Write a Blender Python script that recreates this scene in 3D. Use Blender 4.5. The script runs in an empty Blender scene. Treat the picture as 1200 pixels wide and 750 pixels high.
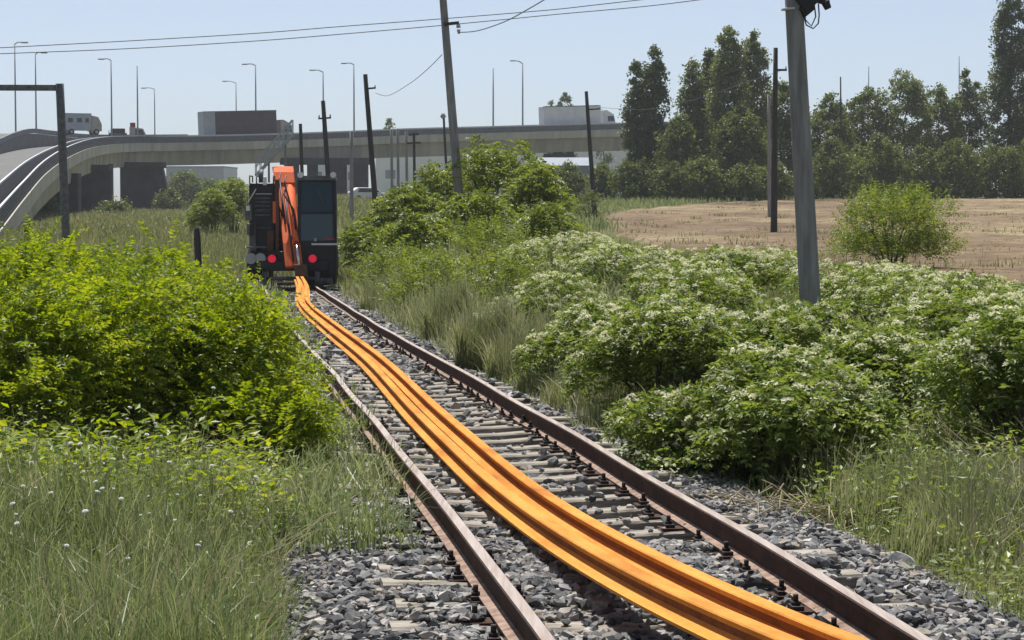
import bpy, math, random
import numpy as np
from mathutils import Vector
R = math.radians
rng = np.random.default_rng(7)
random.seed(7)
sc = bpy.context.scene
col = sc.collection

# ------------------------------------------------------------------ camera geometry
F = 2600.0
PITCH = math.atan(147 / F)
CAMZ = 1.8
CP, SP = math.cos(PITCH), math.sin(PITCH)
S_TR = 40 / F

def W(px, py, d):
    """point seen at photo pixel (px,py) and at ground distance d"""
    u = (px - 600) / F; v = (375 - py) / F
    r = (u, CP + v * SP, -SP + v * CP)
    t = d / r[1]
    return Vector((r[0] * t, d, CAMZ + r[2] * t))

def on_track_plane(px, py, h):
    u = (px - 600) / F; v = (375 - py) / F
    r = (u, CP + v * SP, -SP + v * CP)
    t = (h - CAMZ) / (r[2] + S_TR * r[1])
    return r[0] * t, r[1] * t

def sstep(a, b, x):
    t = np.clip((np.asarray(x, float) - a) / (b - a), 0, 1)
    return t * t * (3 - 2 * t)

# track centre line, from both rails
_ky = np.array([-10, 0, 4, 8.8, 10.8, 14.6, 17.5, 20.5, 23.45, 26, 30.5, 38.2, 57.0, 64, 90, 400.])
_kx = np.array([2.75, 1.85, 1.43, 0.90, 0.67, 0.145, -0.225, -0.64, -1.05, -1.38, -2.04, -3.10, -5.55, -6.45, -9.8, -49.7])
def xc(y): return np.interp(y, _ky, _kx)
_yy = np.linspace(-10, 400, 1641)
_xx = np.interp(_yy, _ky, _kx)
for _ in range(6):
    _xx[6:-6] = sum(_xx[6 + k:len(_xx) - 6 + k] for k in range(-6, 7)) / 13.0
def xc(y): return np.interp(y, _yy, _xx)
def ztr(y):
    y = np.asarray(y, float)
    return -S_TR * np.minimum(y, 66.0)
def gz(x, y):
    x = np.asarray(x, float); y = np.asarray(y, float)
    t = x - xc(y)
    zt = ztr(y)
    zr = -0.12 + 1.4 * sstep(100, 270, y) + 0.05 * np.sin(x * .9 + y * .35) * sstep(3, 6, t)
    zl = -0.75 * sstep(0, 85, y) + 0.06 * np.sin(x * .7 + 1.3) * np.cos(y * .31) * sstep(3, 6, -t)
    base = zt - 0.28 + 0.2 * sstep(1.35, 1.95, np.abs(t))
    wr = sstep(2.0, 5.0, t); wl = sstep(2.0, 4.5, -t)
    return base * (1 - wr - wl) + zr * wr + zl * wl

# ------------------------------------------------------------------ objects and tags
def tag(o, label=None, cat=None, group=None, kind=None):
    if label: o['label'] = label
    if cat: o['category'] = cat
    if group: o['group'] = group
    if kind: o['kind'] = kind
    return o
def empty(name, loc, rz=0, label=None, cat=None, group=None):
    o = bpy.data.objects.new(name, None); col.objects.link(o)
    o.empty_display_size = .2
    o.location = loc; o.rotation_euler = (0, 0, rz)
    return tag(o, label, cat, group)
def npmesh(name, V, Fc, mat, parent=None, smooth=False, loc=None, midx=None):
    V = np.asarray(V, np.float32).reshape(-1, 3); Fc = np.asarray(Fc, np.int32)
    k = Fc.shape[1]; n = len(Fc)
    me = bpy.data.meshes.new(name)
    me.vertices.add(len(V)); me.vertices.foreach_set('co', V.ravel())
    me.loops.add(n * k); me.loops.foreach_set('vertex_index', Fc.ravel())
    me.polygons.add(n)
    me.polygons.foreach_set('loop_start', np.arange(0, n * k, k, dtype=np.int32))
    me.polygons.foreach_set('loop_total', np.full(n, k, np.int32))
    me.polygons.foreach_set('use_smooth', np.full(n, bool(smooth)))
    for m in (mat if isinstance(mat, (list, tuple)) else [mat]): me.materials.append(m)
    if midx is not None: me.polygons.foreach_set('material_index', np.asarray(midx, np.int32))
    me.update(calc_edges=True)
    o = bpy.data.objects.new(name, me); col.objects.link(o)
    if parent: o.parent = parent
    if loc is not None: o.location = loc
    return o

class MB:
    """collects shapes, builds ONE mesh object"""
    def __init__(s): s.v = []; s.f = []; s.sm = []
    def add(s, vs, fs, smooth=False):
        b = len(s.v); s.v += [tuple(v) for v in vs]
        for f in fs: s.f.append([i + b for i in f]); s.sm.append(smooth)
        return s
    def box(s, x0, x1, y0, y1, z0, z1, rz=0, c=None):
        vs = [(x, y, z) for z in (z0, z1) for y in (y0, y1) for x in (x0, x1)]
        if rz:
            cx, cy = c if c else ((x0 + x1) / 2, (y0 + y1) / 2)
            cr, sr = math.cos(rz), math.sin(rz)
            vs = [(cx + (x - cx) * cr - (y - cy) * sr, cy + (x - cx) * sr + (y - cy) * cr, z) for x, y, z in vs]
        return s.add(vs, [(0, 2, 3, 1), (4, 5, 7, 6), (0, 1, 5, 4), (2, 6, 7, 3), (0, 4, 6, 2), (1, 3, 7, 5)])
    def beam(s, a, b, w, h=None, up=(0, 0, 1)):
        a = Vector(a); b = Vector(b); h = h or w
        d = (b - a).normalized(); u = Vector(up)
        if abs(d.dot(u)) > .98: u = Vector((0, 1, 0))
        sx = d.cross(u).normalized(); su = sx.cross(d).normalized()
        vs = []
        for p in (a, b):
            for i, j in ((-1, -1), (1, -1), (1, 1), (-1, 1)): vs.append(p + sx * (i * w / 2) + su * (j * h / 2))
        return s.add(vs, [(3, 2, 1, 0), (4, 5, 6, 7), (0, 1, 5, 4), (1, 2, 6, 5), (2, 3, 7, 6), (3, 0, 4, 7)])
    def tube(s, pts, rad, n=10, cap=True):
        pts = [Vector(p) for p in pts]; m = len(pts)
        rad = rad if isinstance(rad, (list, tuple)) else [rad] * m
        vs = []; pu = None
        for i, p in enumerate(pts):
            d = (pts[min(i + 1, m - 1)] - pts[max(i - 1, 0)]).normalized()
            u = pu if pu else (Vector((0, 0, 1)) if abs(d.z) < .9 else Vector((1, 0, 0)))
            sx = d.cross(u).normalized(); su = sx.cross(d).normalized(); pu = su
            for k in range(n):
                a = 2 * math.pi * k / n
                vs.append(p + (sx * math.cos(a) + su * math.sin(a)) * rad[i])
        fs = [(i * n + k, i * n + (k + 1) % n, (i + 1) * n + (k + 1) % n, (i + 1) * n + k) for i in range(m - 1) for k in range(n)]
        s.add(vs, fs, True)
        if cap:
            b = len(s.v) - len(vs)
            s.f.append([b + k for k in range(n)][::-1]); s.sm.append(False)
            s.f.append([b + (m - 1) * n + k for k in range(n)]); s.sm.append(False)
        return s
    def prism(s, poly, y0, y1):
        """polygon in xz, extruded along y"""
        n = len(poly)
        vs = [(x, y0, z) for x, z in poly] + [(x, y1, z) for x, z in poly]
        fs = [tuple(range(n)), tuple(range(2 * n - 1, n - 1, -1))] + [(i, i + n, (i + 1) % n + n, (i + 1) % n) for i in range(n)]
        return s.add(vs, fs)
    def prismx(s, poly, x0, x1):
        """polygon in yz, extruded along x"""
        n = len(poly)
        vs = [(x0, y, z) for y, z in poly] + [(x1, y, z) for y, z in poly]
        fs = [tuple(range(n)), tuple(range(2 * n - 1, n - 1, -1))] + [(i, i + n, (i + 1) % n + n, (i + 1) % n) for i in range(n)]
        return s.add(vs, fs)
    def build(s, name, mat, parent=None, loc=None, bevel=0):
        me = bpy.data.meshes.new(name)
        me.from_pydata(s.v, [], s.f); me.materials.append(mat)
        me.polygons.foreach_set('use_smooth', np.array(s.sm, bool))
        me.update()
        import bmesh
        bm = bmesh.new(); bm.from_mesh(me); bmesh.ops.recalc_face_normals(bm, faces=bm.faces); bm.to_mesh(me); bm.free()
        o = bpy.data.objects.new(name, me); col.objects.link(o)
        if parent: o.parent = parent
        if loc is not None: o.location = loc
        if bevel:
            b = o.modifiers.new('Bevel', 'BEVEL'); b.width = bevel; b.segments = 2; b.limit_method = 'ANGLE'; b.angle_limit = R(40)
        return o

def copy_tree(o, parent=None):
    c = o.copy(); col.objects.link(c)
    if parent: c.parent = parent
    for ch in list(o.children): copy_tree(ch, c)
    return c

# ------------------------------------------------------------------ materials
def _nt(name):
    m = bpy.data.materials.new(name); m.use_nodes = True
    nt = m.node_tree; nt.nodes.clear()
    out = nt.nodes.new('ShaderNodeOutputMaterial')
    return m, nt, out
def ramp(nt, cols, fac, pos=None):
    r = nt.nodes.new('ShaderNodeValToRGB')
    el = r.color_ramp.elements
    n = len(cols)
    pos = pos or [i / (n - 1) for i in range(n)]
    while len(el) < n: el.new(.5)
    for e, c, p in zip(el, cols, pos): e.position = p; e.color = (*c, 1)
    nt.links.new(fac, r.inputs[0])
    return r.outputs[0]
def noise(nt, scale, detail=4, rough=.6, coord='Object', stretch=None):
    tc = nt.nodes.new('ShaderNodeTexCoord'); n = nt.nodes.new('ShaderNodeTexNoise')
    n.inputs['Scale'].default_value = scale; n.inputs['Detail'].default_value = detail; n.inputs['Roughness'].default_value = rough
    src = tc.outputs[coord]
    if stretch:
        mp = nt.nodes.new('ShaderNodeMapping'); mp.inputs['Scale'].default_value = stretch
        nt.links.new(src, mp.inputs[0]); src = mp.outputs[0]
    nt.links.new(src, n.inputs['Vector'])
    return n.outputs['Fac']
def mat(name, c, rough=.7, metal=0, c2=None, scale=3, detail=5, bump=0, bscale=None, stretch=None, spec=.4, emit=None, coat=0):
    m, nt, out = _nt(name)
    p = nt.nodes.new('ShaderNodeBsdfPrincipled'); nt.links.new(p.outputs[0], out.inputs[0])
    p.inputs['Roughness'].default_value = rough; p.inputs['Metallic'].default_value = metal
    p.inputs['Specular IOR Level'].default_value = spec
    if c2 is None: c2 = tuple(v * .72 for v in c)
    f = noise(nt, scale, detail, .65, stretch=stretch)
    nt.links.new(ramp(nt, [c2, c], f, [.35, .65]), p.inputs['Base Color'])
    if bump:
        b = nt.nodes.new('ShaderNodeBump'); b.inputs['Strength'].default_value = bump; b.inputs['Distance'].default_value = .02
        nt.links.new(noise(nt, bscale or scale * 4, 6, .7, stretch=stretch), b.inputs['Height']); nt.links.new(b.outputs[0], p.inputs['Normal'])
    if emit:
        p.inputs['Emission Color'].default_value = (*emit[0], 1); p.inputs['Emission Strength'].default_value = emit[1]
    if coat: p.inputs['Coat Weight'].default_value = coat
    return m
def leafmat(name, cols, trans=.4, gloss=.06, nscale=.8, rough=.45):
    """per-leaf colour differences plus broad patches of young and old leaves"""
    m, nt, out = _nt(name)
    g = nt.nodes.new('ShaderNodeNewGeometry')
    n = noise(nt, nscale, 3, .6)
    a = nt.nodes.new('ShaderNodeMath'); a.operation = 'MULTIPLY_ADD'
    nt.links.new(g.outputs['Random Per Island'], a.inputs[0]); a.inputs[1].default_value = .62
    b = nt.nodes.new('ShaderNodeMath'); b.operation = 'MULTIPLY_ADD'; nt.links.new(n, b.inputs[0]); b.inputs[1].default_value = .9; b.inputs[2].default_value = -.28
    nt.links.new(b.outputs[0], a.inputs[2])
    c = ramp(nt, cols, a.outputs[0])
    d = nt.nodes.new('ShaderNodeBsdfDiffuse'); t = nt.nodes.new('ShaderNodeBsdfTranslucent')
    nt.links.new(c, d.inputs[0])
    hs = nt.nodes.new('ShaderNodeHueSaturation'); hs.inputs['Hue'].default_value = .485; hs.inputs['Value'].default_value = 1.25; hs.inputs['Saturation'].default_value = 1.1
    nt.links.new(c, hs.inputs['Color']); nt.links.new(hs.outputs[0], t.inputs[0])
    mx = nt.nodes.new('ShaderNodeMixShader'); mx.inputs[0].default_value = trans
    nt.links.new(d.outputs[0], mx.inputs[1]); nt.links.new(t.outputs[0], mx.inputs[2])
    gl = nt.nodes.new('ShaderNodeBsdfGlossy'); gl.inputs['Roughness'].default_value = rough
    m2 = nt.nodes.new('ShaderNodeMixShader'); m2.inputs[0].default_value = gloss
    nt.links.new(mx.outputs[0], m2.inputs[1]); nt.links.new(gl.outputs[0], m2.inputs[2])
    nt.links.new(m2.outputs[0], out.inputs[0])
    return m
def islandmat(name, cols, rough=.9, pos=None, spec=.2, ns=30):
    m, nt, out = _nt(name)
    p = nt.nodes.new('ShaderNodeBsdfPrincipled'); nt.links.new(p.outputs[0], out.inputs[0])
    g = nt.nodes.new('ShaderNodeNewGeometry')
    c = ramp(nt, cols, g.outputs['Random Per Island'], pos)
    n = noise(nt, ns, 3, .6)
    mx = nt.nodes.new('ShaderNodeMix'); mx.data_type = 'RGBA'; mx.blend_type = 'MULTIPLY'; mx.inputs[0].default_value = .55
    nt.links.new(c, mx.inputs[6]); nt.links.new(ramp(nt, [(.55, .55, .55), (1.25, 1.22, 1.18)], n, [.3, .7]), mx.inputs[7])
    nt.links.new(mx.outputs[2], p.inputs['Base Color'])
    p.inputs['Roughness'].default_value = rough; p.inputs['Specular IOR Level'].default_value = spec
    return m

M = dict(
    robinia=leafmat('robinia_leaf', [(.085, .145, .018), (.19, .275, .028), (.31, .375, .042), (.44, .45, .075)], .56, .03),
    elder=leafmat('elder_leaf', [(.085, .135, .03), (.155, .225, .042), (.235, .30, .065), (.33, .365, .11)], .5, .035),
    sumac=leafmat('sumac_leaf', [(.08, .13, .025), (.16, .225, .036), (.245, .295, .055), (.34, .355, .085)], .5, .05),
    poplar=leafmat('poplar_leaf', [(.045, .07, .018), (.08, .115, .028), (.125, .16, .04), (.18, .205, .06)], .42, .05, .25),
    poplar_pale=leafmat('poplar_pale_leaf', [(.075, .11, .03), (.135, .175, .045), (.20, .235, .07), (.27, .29, .11)], .46, .05, .25),
    tree=leafmat('tree_leaf', [(.065, .095, .022), (.11, .15, .034), (.165, .20, .05), (.23, .25, .08)], .45, .04, .22),
    bush=leafmat('bush_leaf', [(.05, .075, .018), (.10, .14, .03), (.16, .20, .048), (.23, .255, .075)], .4, .04, .4),
    grass=leafmat('grass_blade', [(.095, .14, .05), (.165, .215, .08), (.25, .29, .125), (.42, .39, .25)], .48, .04, .9),
    meadow=leafmat('meadow_blade', [(.09, .12, .04), (.17, .195, .07), (.25, .26, .115), (.37, .335, .19)], .4, .03, .25),
    tallgrass=leafmat('seed_grass', [(.10, .14, .05), (.20, .235, .10), (.31, .32, .17), (.45, .42, .29)], .48, .03, .9),
    stubble=leafmat('stubble_straw', [(.20, .145, .10), (.26, .19, .128), (.31, .24, .155), (.38, .31, .2)], .1, .02, .06),
    dry=leafmat('dry_stalk', [(.25, .20, .12), (.38, .32, .2), (.5, .44, .3)], .2, .03, 1),
    blossom=leafmat('elder_blossom', [(.52, .55, .27), (.66, .67, .40), (.76, .75, .54), (.82, .81, .72)], .3, .02, 2),
    daisy=leafmat('white_petal', [(.7, .7, .66), (.8, .8, .78)], .3, .02, 2),
    stone=islandmat('ballast_stone', [(.06, .06, .062), (.14, .14, .142), (.23, .23, .228), (.33, .327, .318), (.36, .31, .25), (.56, .55, .53)], .85, [0, .25, .55, .75, .9, 1]),
    bed=mat('ballast_bed', (.12, .12, .118), .95, c2=(.04, .04, .04), scale=22, bump=1, bscale=30),
    sleeper=mat('weathered_sleeper', (.50, .45, .37), .9, c2=(.17, .145, .115), scale=6, bump=.6, bscale=14, stretch=(.5, 4, 4)),
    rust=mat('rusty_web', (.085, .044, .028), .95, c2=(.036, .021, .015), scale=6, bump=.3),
    railtop=mat('worn_rail_head', (.46, .395, .34), .5, .25, c2=(.29, .215, .17), scale=4, stretch=(6, .25, 1), spec=.5),
    foot=mat('pale_rust_flange', (.40, .275, .205), .9, c2=(.17, .105, .075), scale=14),
    bolt=mat('dark_bolt', (.055, .04, .036), .6, .4, c2=(.03, .022, .02), scale=20),
    orange=mat('fresh_orange_rust', (.72, .335, .066), .82, c2=(.47, .18, .036), scale=3.2, detail=10, bump=.25, bscale=30, stretch=(14, .45, 14), spec=.12),
    orange_web=mat('shaded_rust_web', (.24, .085, .018), .8, c2=(.13, .045, .012), scale=6, detail=8, stretch=(6, .3, 3)),  # rust with the shade below the rail head painted into its colour
    ex_orange=mat('orange_paint', (.86, .20, .075), .7, c2=(.70, .13, .045), scale=2.2, spec=.12),
    ex_dark=mat('black_steel', (.022, .023, .027), .5, c2=(.012, .012, .015), scale=4),
    ex_grey=mat('dusty_grey_steel', (.16, .16, .16), .6, c2=(.07, .07, .07), scale=5),
    ex_brown=mat('rusty_coupler', (.16, .075, .045), .7, c2=(.08, .04, .03), scale=8),
    chrome=mat('chrome_rod', (.75, .74, .72), .2, 1, c2=(.62, .6, .58)),
    rubber=mat('rubber', (.03, .03, .03), .9, c2=(.016, .016, .016), scale=8),
    wood=mat('old_timber', (.36, .29, .20), .9, c2=(.17, .13, .09), scale=6, stretch=(4, 4, .5)),
    pole=mat('weathered_concrete_pole', (.34, .33, .32), .9, c2=(.19, .185, .18), scale=3.5, bump=.4, bscale=30, stretch=(3, 3, .35)),
    darkpole=mat('tarred_pole', (.075, .068, .06), .9, c2=(.04, .036, .033), scale=4, stretch=(4, 4, .3)),
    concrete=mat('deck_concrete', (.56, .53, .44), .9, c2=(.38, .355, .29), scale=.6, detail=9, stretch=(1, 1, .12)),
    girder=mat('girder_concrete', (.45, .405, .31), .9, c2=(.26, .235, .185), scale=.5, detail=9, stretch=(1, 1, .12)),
    pier=mat('shaded_pier', (.06, .06, .065), .9, c2=(.035, .035, .04), scale=.6),  # concrete colour darkened to carry the shade under the deck
    asphalt=mat('old_asphalt', (.17, .165, .16), .9, c2=(.12, .118, .115), scale=.8),
    railing=mat('grey_railing', (.16, .165, .175), .6, c2=(.10, .105, .115), scale=2),
    whiterail=mat('galvanised_rail', (.70, .70, .70), .5, .2, c2=(.55, .55, .55), scale=2),
    lamp=mat('lamp_grey', (.34, .36, .38), .6, .2, c2=(.27, .29, .3), scale=1),
    maroon=mat('dark_curtain_side', (.10, .075, .085), .6, c2=(.075, .055, .062), scale=1.2),
    white=mat('white_paint', (.78, .78, .76), .5, c2=(.68, .68, .67), scale=1),
    greypanel=mat('pale_grey_panel', (.42, .44, .46), .5, c2=(.36, .38, .4), scale=1),
    beige=mat('beige_body', (.45, .41, .35), .6, c2=(.34, .31, .27), scale=2),
    red=mat('red_box', (.4, .05, .05), .6),
    roof=mat('blue_grey_roof', (.27, .30, .34), .6, c2=(.22, .25, .29), scale=.4),
    wallw=mat('warehouse_wall', (.80, .80, .77), .7, c2=(.72, .72, .69), scale=.2),
    rock=mat('pale_rock', (.68, .66, .62), .9, c2=(.46, .44, .41), scale=5, bump=.6),
    bark=mat('bark', (.13, .105, .08), .95, c2=(.06, .05, .04), scale=4, bump=.6, stretch=(4, 4, .6)),
    wire=mat('cable', (.12, .125, .13), .6, c2=(.09, .09, .1)),
    insul=mat('porcelain', (.55, .52, .5), .3, c2=(.4, .36, .35)),
    redlamp=mat('red_lamp_lens', (.6, .01, .03), .25, c2=(.5, .01, .03), emit=((.9, .02, .06), .3)),
)
def glassmat():
    m, nt, out = _nt('dark_glass')
    p = nt.nodes.new('ShaderNodeBsdfPrincipled'); nt.links.new(p.outputs[0], out.inputs[0])
    p.inputs['Base Color'].default_value = (.02, .042, .052, 1); p.inputs['Roughness'].default_value = .08
    p.inputs['Specular IOR Level'].default_value = .5
    return m
M['glass'] = glassmat()
def railrust(name, c_hi, c_mid, c_lo):
    m, nt, out = _nt(name)
    p = nt.nodes.new('ShaderNodeBsdfPrincipled'); nt.links.new(p.outputs[0], out.inputs[0])
    p.inputs['Roughness'].default_value = .85; p.inputs['Specular IOR Level'].default_value = .12
    a = noise(nt, 1, 8, .65, coord='UV', stretch=(9, .8, 1))        # long mill streaks
    b = noise(nt, 1, 10, .75, coord='UV', stretch=(26, 16, 1))      # rust speckle
    c = noise(nt, 1, 5, .6, coord='UV', stretch=(2, .55, 1))        # broad patches
    mx = nt.nodes.new('ShaderNodeMix'); mx.data_type = 'RGBA'; mx.inputs[0].default_value = .45
    nt.links.new(ramp(nt, [c_lo, c_mid, c_hi], a, [.33, .48, .66]), mx.inputs[6]); nt.links.new(ramp(nt, [c_lo, c_mid, c_hi], b, [.34, .48, .68]), mx.inputs[7])
    m2 = nt.nodes.new('ShaderNodeMix'); m2.data_type = 'RGBA'; m2.blend_type = 'MULTIPLY'; m2.inputs[0].default_value = .8
    nt.links.new(mx.outputs[2], m2.inputs[6]); nt.links.new(ramp(nt, [(.62, .52, .45), (1, .96, .92), (1.08, 1.08, 1.08)], c, [.34, .5, .66]), m2.inputs[7])
    nt.links.new(m2.outputs[2], p.inputs['Base Color'])
    bp = nt.nodes.new('ShaderNodeBump'); bp.inputs['Strength'].default_value = .3; bp.inputs['Distance'].default_value = .004
    nt.links.new(b, bp.inputs['Height']); nt.links.new(bp.outputs[0], p.inputs['Normal'])
    return m
M['orange'] = railrust('fresh_orange_rust', (.76, .365, .085), (.66, .285, .055), (.38, .14, .03))

# ------------------------------------------------------------------ ground
def groundmat():
    m, nt, out = _nt('grassy_soil')
    p = nt.nodes.new('ShaderNodeBsdfPrincipled'); nt.links.new(p.outputs[0], out.inputs[0])
    p.inputs['Roughness'].default_value = 1; p.inputs['Specular IOR Level'].default_value = .1
    a = noise(nt, .12, 5, .6); b = noise(nt, 2.5, 8, .7)
    mx = nt.nodes.new('ShaderNodeMix'); mx.data_type = 'RGBA'
    nt.links.new(a, mx.inputs[0])
    nt.links.new(ramp(nt, [(.05, .06, .022), (.09, .105, .035), (.15, .14, .06)], b, [.3, .5, .7]), mx.inputs[6])
    nt.links.new(ramp(nt, [(.07, .07, .03), (.14, .135, .055), (.21, .185, .095)], b, [.3, .5, .7]), mx.inputs[7])
    nt.links.new(mx.outputs[2], p.inputs['Base Color'])
    return m
def fieldmat():
    m, nt, out = _nt('dry_field_soil')
    p = nt.nodes.new('ShaderNodeBsdfPrincipled'); nt.links.new(p.outputs[0], out.inputs[0])
    p.inputs['Roughness'].default_value = 1; p.inputs['Specular IOR Level'].default_value = .1
    a = noise(nt, .09, 6, .7, stretch=(.6, .35, 1)); b = noise(nt, .9, 8, .75)
    mx = nt.nodes.new('ShaderNodeMix'); mx.data_type = 'RGBA'; mx.blend_type = 'MULTIPLY'; mx.inputs[0].default_value = .8
    nt.links.new(ramp(nt, [(.14, .10, .068), (.235, .175, .112), (.33, .275, .165)], a, [.36, .5, .64]), mx.inputs[6])
    nt.links.new(ramp(nt, [(.5, .46, .47), (.9, .88, .86), (1.2, 1.16, 1.1)], b, [.38, .5, .62]), mx.inputs[7])
    nt.links.new(mx.outputs[2], p.inputs['Base Color'])
    bp = nt.nodes.new('ShaderNodeBump'); bp.inputs['Strength'].default_value = .9; bp.inputs['Distance'].default_value = .12
    nt.links.new(noise(nt, 1.6, 8, .8), bp.inputs['Height']); nt.links.new(bp.outputs[0], p.inputs['Normal'])
    return m
ys = np.concatenate([np.linspace(-12, 40, 131), 40 + np.geomspace(1, 860, 100) - .5])
us = np.sign(np.linspace(-1, 1, 181)) * np.abs(np.linspace(-1, 1, 181)) ** 1.6
GX = xc(ys)[:, None] * np.clip(1 - ys / 600, 0, 1)[:, None] + us[None, :] * (24 + .9 * np.maximum(ys, 0))[:, None]
GY = np.repeat(ys[:, None], len(us), 1)
GZ = gz(GX, GY)
def gridfaces(nr, nc):
    i = np.arange(nr - 1)[:, None] * nc + np.arange(nc - 1)[None, :]
    return np.stack([i, i + 1, i + nc + 1, i + nc], -1).reshape(-1, 4)
g = npmesh('ground', np.stack([GX, GY, GZ], -1), gridfaces(len(ys), len(us)), groundmat(), smooth=True)
tag(g, kind='structure')

# field: sheet a little above the ground
fy = np.linspace(47, 268, 150)
fx0 = np.interp(fy, [47, 70, 100, 150, 175, 215, 262, 268], [7.0, 5.2, 4.6, 5.3, 8, 19.5, 45, 52])
fx1 = np.interp(fy, [47, 268], [30, 120])
ff = np.linspace(0, 1, 60)
FX = fx0[:, None] + (fx1 - fx0)[:, None] * ff[None, :]
FX[:, 0] += np.random.default_rng(3).normal(0, .35, len(fy))
FY = np.repeat(fy[:, None], 60, 1) + .6 * np.sin(FX * .5)
FZ = gz(FX, FY) + .16
FZ[:, 0] -= .35; FZ[:, -1] -= .35; FZ[0] -= .35; FZ[-1] -= .35
tag(npmesh('field', np.stack([FX, FY, FZ], -1), gridfaces(150, 60), fieldmat(), smooth=True), kind='structure')

# ballast bed
by = np.concatenate([np.linspace(-6, 70, 305), np.linspace(71, 200, 60)])
bt = np.array([-2.15, -1.85, -1.5, -.75, 0, .75, 1.5, 1.85, 2.15])
bz = np.array([-.24, -.10, -.08, -.10, -.11, -.10, -.08, -.10, -.24])
BX = xc(by)[:, None] + bt[None, :]; BY = np.repeat(by[:, None], 9, 1); BZ = ztr(by)[:, None] + bz[None, :]
tag(npmesh('track_bed', np.stack([BX, BY, BZ], -1), gridfaces(len(by), 9), M['bed'], smooth=True), kind='structure')

# ------------------------------------------------------------------ sleepers
SP_ = .585
sl_y = np.arange(4.9, 69, SP_)
def sleeper_proto():
    n = 15; L = 1.25; w = .10
    vs = []; r2 = random.Random(3)
    for i in range(n):
        x = -L + 2 * L * i / (n - 1)
        e = .012 * math.sin(x * 3)
        j = [r2.uniform(-.006, .006) for _ in range(4)]
        for yy, zz in ((-w, -.2), (-w + j[0], -.014), (-w + .018, j[1] * .6), (w - .018, j[2] * .6), (w + j[3], -.014), (w, -.2)):
            vs.append((x, yy, zz + e * .3 + .045 * (min(abs(x), .9) ** 2) - .0256))
    fs = []
    for i in range(n - 1):
        for k in range(5): fs.append((i * 6 + k, (i + 1) * 6 + k, (i + 1) * 6 + k + 1, i * 6 + k + 1))
    fs += [tuple(range(6)), tuple((n - 1) * 6 + k for k in range(5, -1, -1))]
    m = MB(); m.add(vs, fs); s = m.build('sleeper', M['sleeper'])
    for sx in (-1, 1):
        x = sx * .755
        p = MB(); p.box(x - .16, x + .16, -.075, .075, .001, .014); p.build('baseplate', M['rust'], s, bevel=.003)
        for q in (-1, 1):
            b = MB(); bx = x + q * .105
            b.box(bx - .028, bx + .028, -.05, .05, .012, .034)
            b.tube([(bx, 0, .03), (bx, 0, .052)], .024, 6); b.tube([(bx, 0, .05), (bx, 0, .085)], .013, 8)
            b.build('rail_clip', M['bolt'], s)
    return s
proto = sleeper_proto()
rs = np.random.default_rng(11)
bare = bpy.data.objects.new('sleeper', proto.data)
col.objects.link(bare)
sleepers = []
for i, y in enumerate(sl_y):
    y = y + rs.normal(0, .035)
    if i == 0: o = proto
    elif y < 42: o = copy_tree(proto)
    else: o = bare if not bare.get('label') else bare.copy()
    if o.name not in col.objects: col.objects.link(o)
    slope = float(xc(y + .5) - xc(y - .5))
    o.location = (float(xc(y)) + rs.normal(0, .03), y, float(ztr(y)) + rs.normal(-.004, .007))
    o.rotation_euler = (rs.normal(0, .01) - .0154, rs.normal(0, .006), -math.atan(slope) + rs.normal(0, .018))
    o['label'] = 'weathered pale grey sleeper lying crosswise under the rusty running rails'
    o['category'] = 'sleeper'; o['group'] = 'sleepers under the railway track'
    sleepers.append((o.location.x, y))

# ------------------------------------------------------------------ rails
PROF = [(-.070, 0), (.070, 0), (.070, .010), (.012, .026), (.008, .04), (.008, .104), (.033, .116), (.0345, .142), (.028, .149), (-.028, .149), (-.0345, .142), (-.033, .116), (-.008, .104), (-.008, .04), (-.012, .026), (-.070, .010)]
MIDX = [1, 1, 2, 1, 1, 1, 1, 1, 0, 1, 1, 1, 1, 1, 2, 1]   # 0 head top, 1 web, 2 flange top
def sweep(pts, prof, flip=False, roll=None, ws=1.0):
    n = len(pts); k = len(prof); V = np.zeros((n, k, 3))
    P = np.array(pts, float)
    for i in range(n):
        d = P[min(i + 1, n - 1)] - P[max(i - 1, 0)]; d /= np.linalg.norm(d)
        s_ = np.cross(d, (0, 0, 1)); s_ /= np.linalg.norm(s_); u = np.cross(s_, d)
        if roll is not None:
            a = roll[i]; s_, u = s_ * math.cos(a) + u * math.sin(a), u * math.cos(a) - s_ * math.sin(a)
        for j, (a, b) in enumerate(prof):
            V[i, j] = P[i] + s_ * a * ws + u * (-b if flip else b)
    i = np.arange(n - 1)[:, None] * k; j = np.arange(k)[None, :]
    Fc = np.stack([i + j, i + (j + 1) % k, i + k + (j + 1) % k, i + k + j], -1).reshape(-1, 4)
    return V.reshape(-1, 3), Fc
ry = np.linspace(3, 75, 290)
for sx, lab in ((-.755, 'rusty running rail nearer the tall left grass, worn grey top'), (.755, 'rusty running rail beside the white flowering shrubs, brown web and pale flange')):
    pts = []
    for y in ry:
        pts.append((float(xc(y)) + sx + .006 * math.sin(y * 1.1 + sx), y, float(ztr(y)) + .014 + .004 * math.sin(y * .8)))
    V, Fc = sweep(pts, PROF)
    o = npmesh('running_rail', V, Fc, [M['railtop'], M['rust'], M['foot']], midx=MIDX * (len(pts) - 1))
    tag(o, lab, 'rail', 'running rails of the track')

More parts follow.
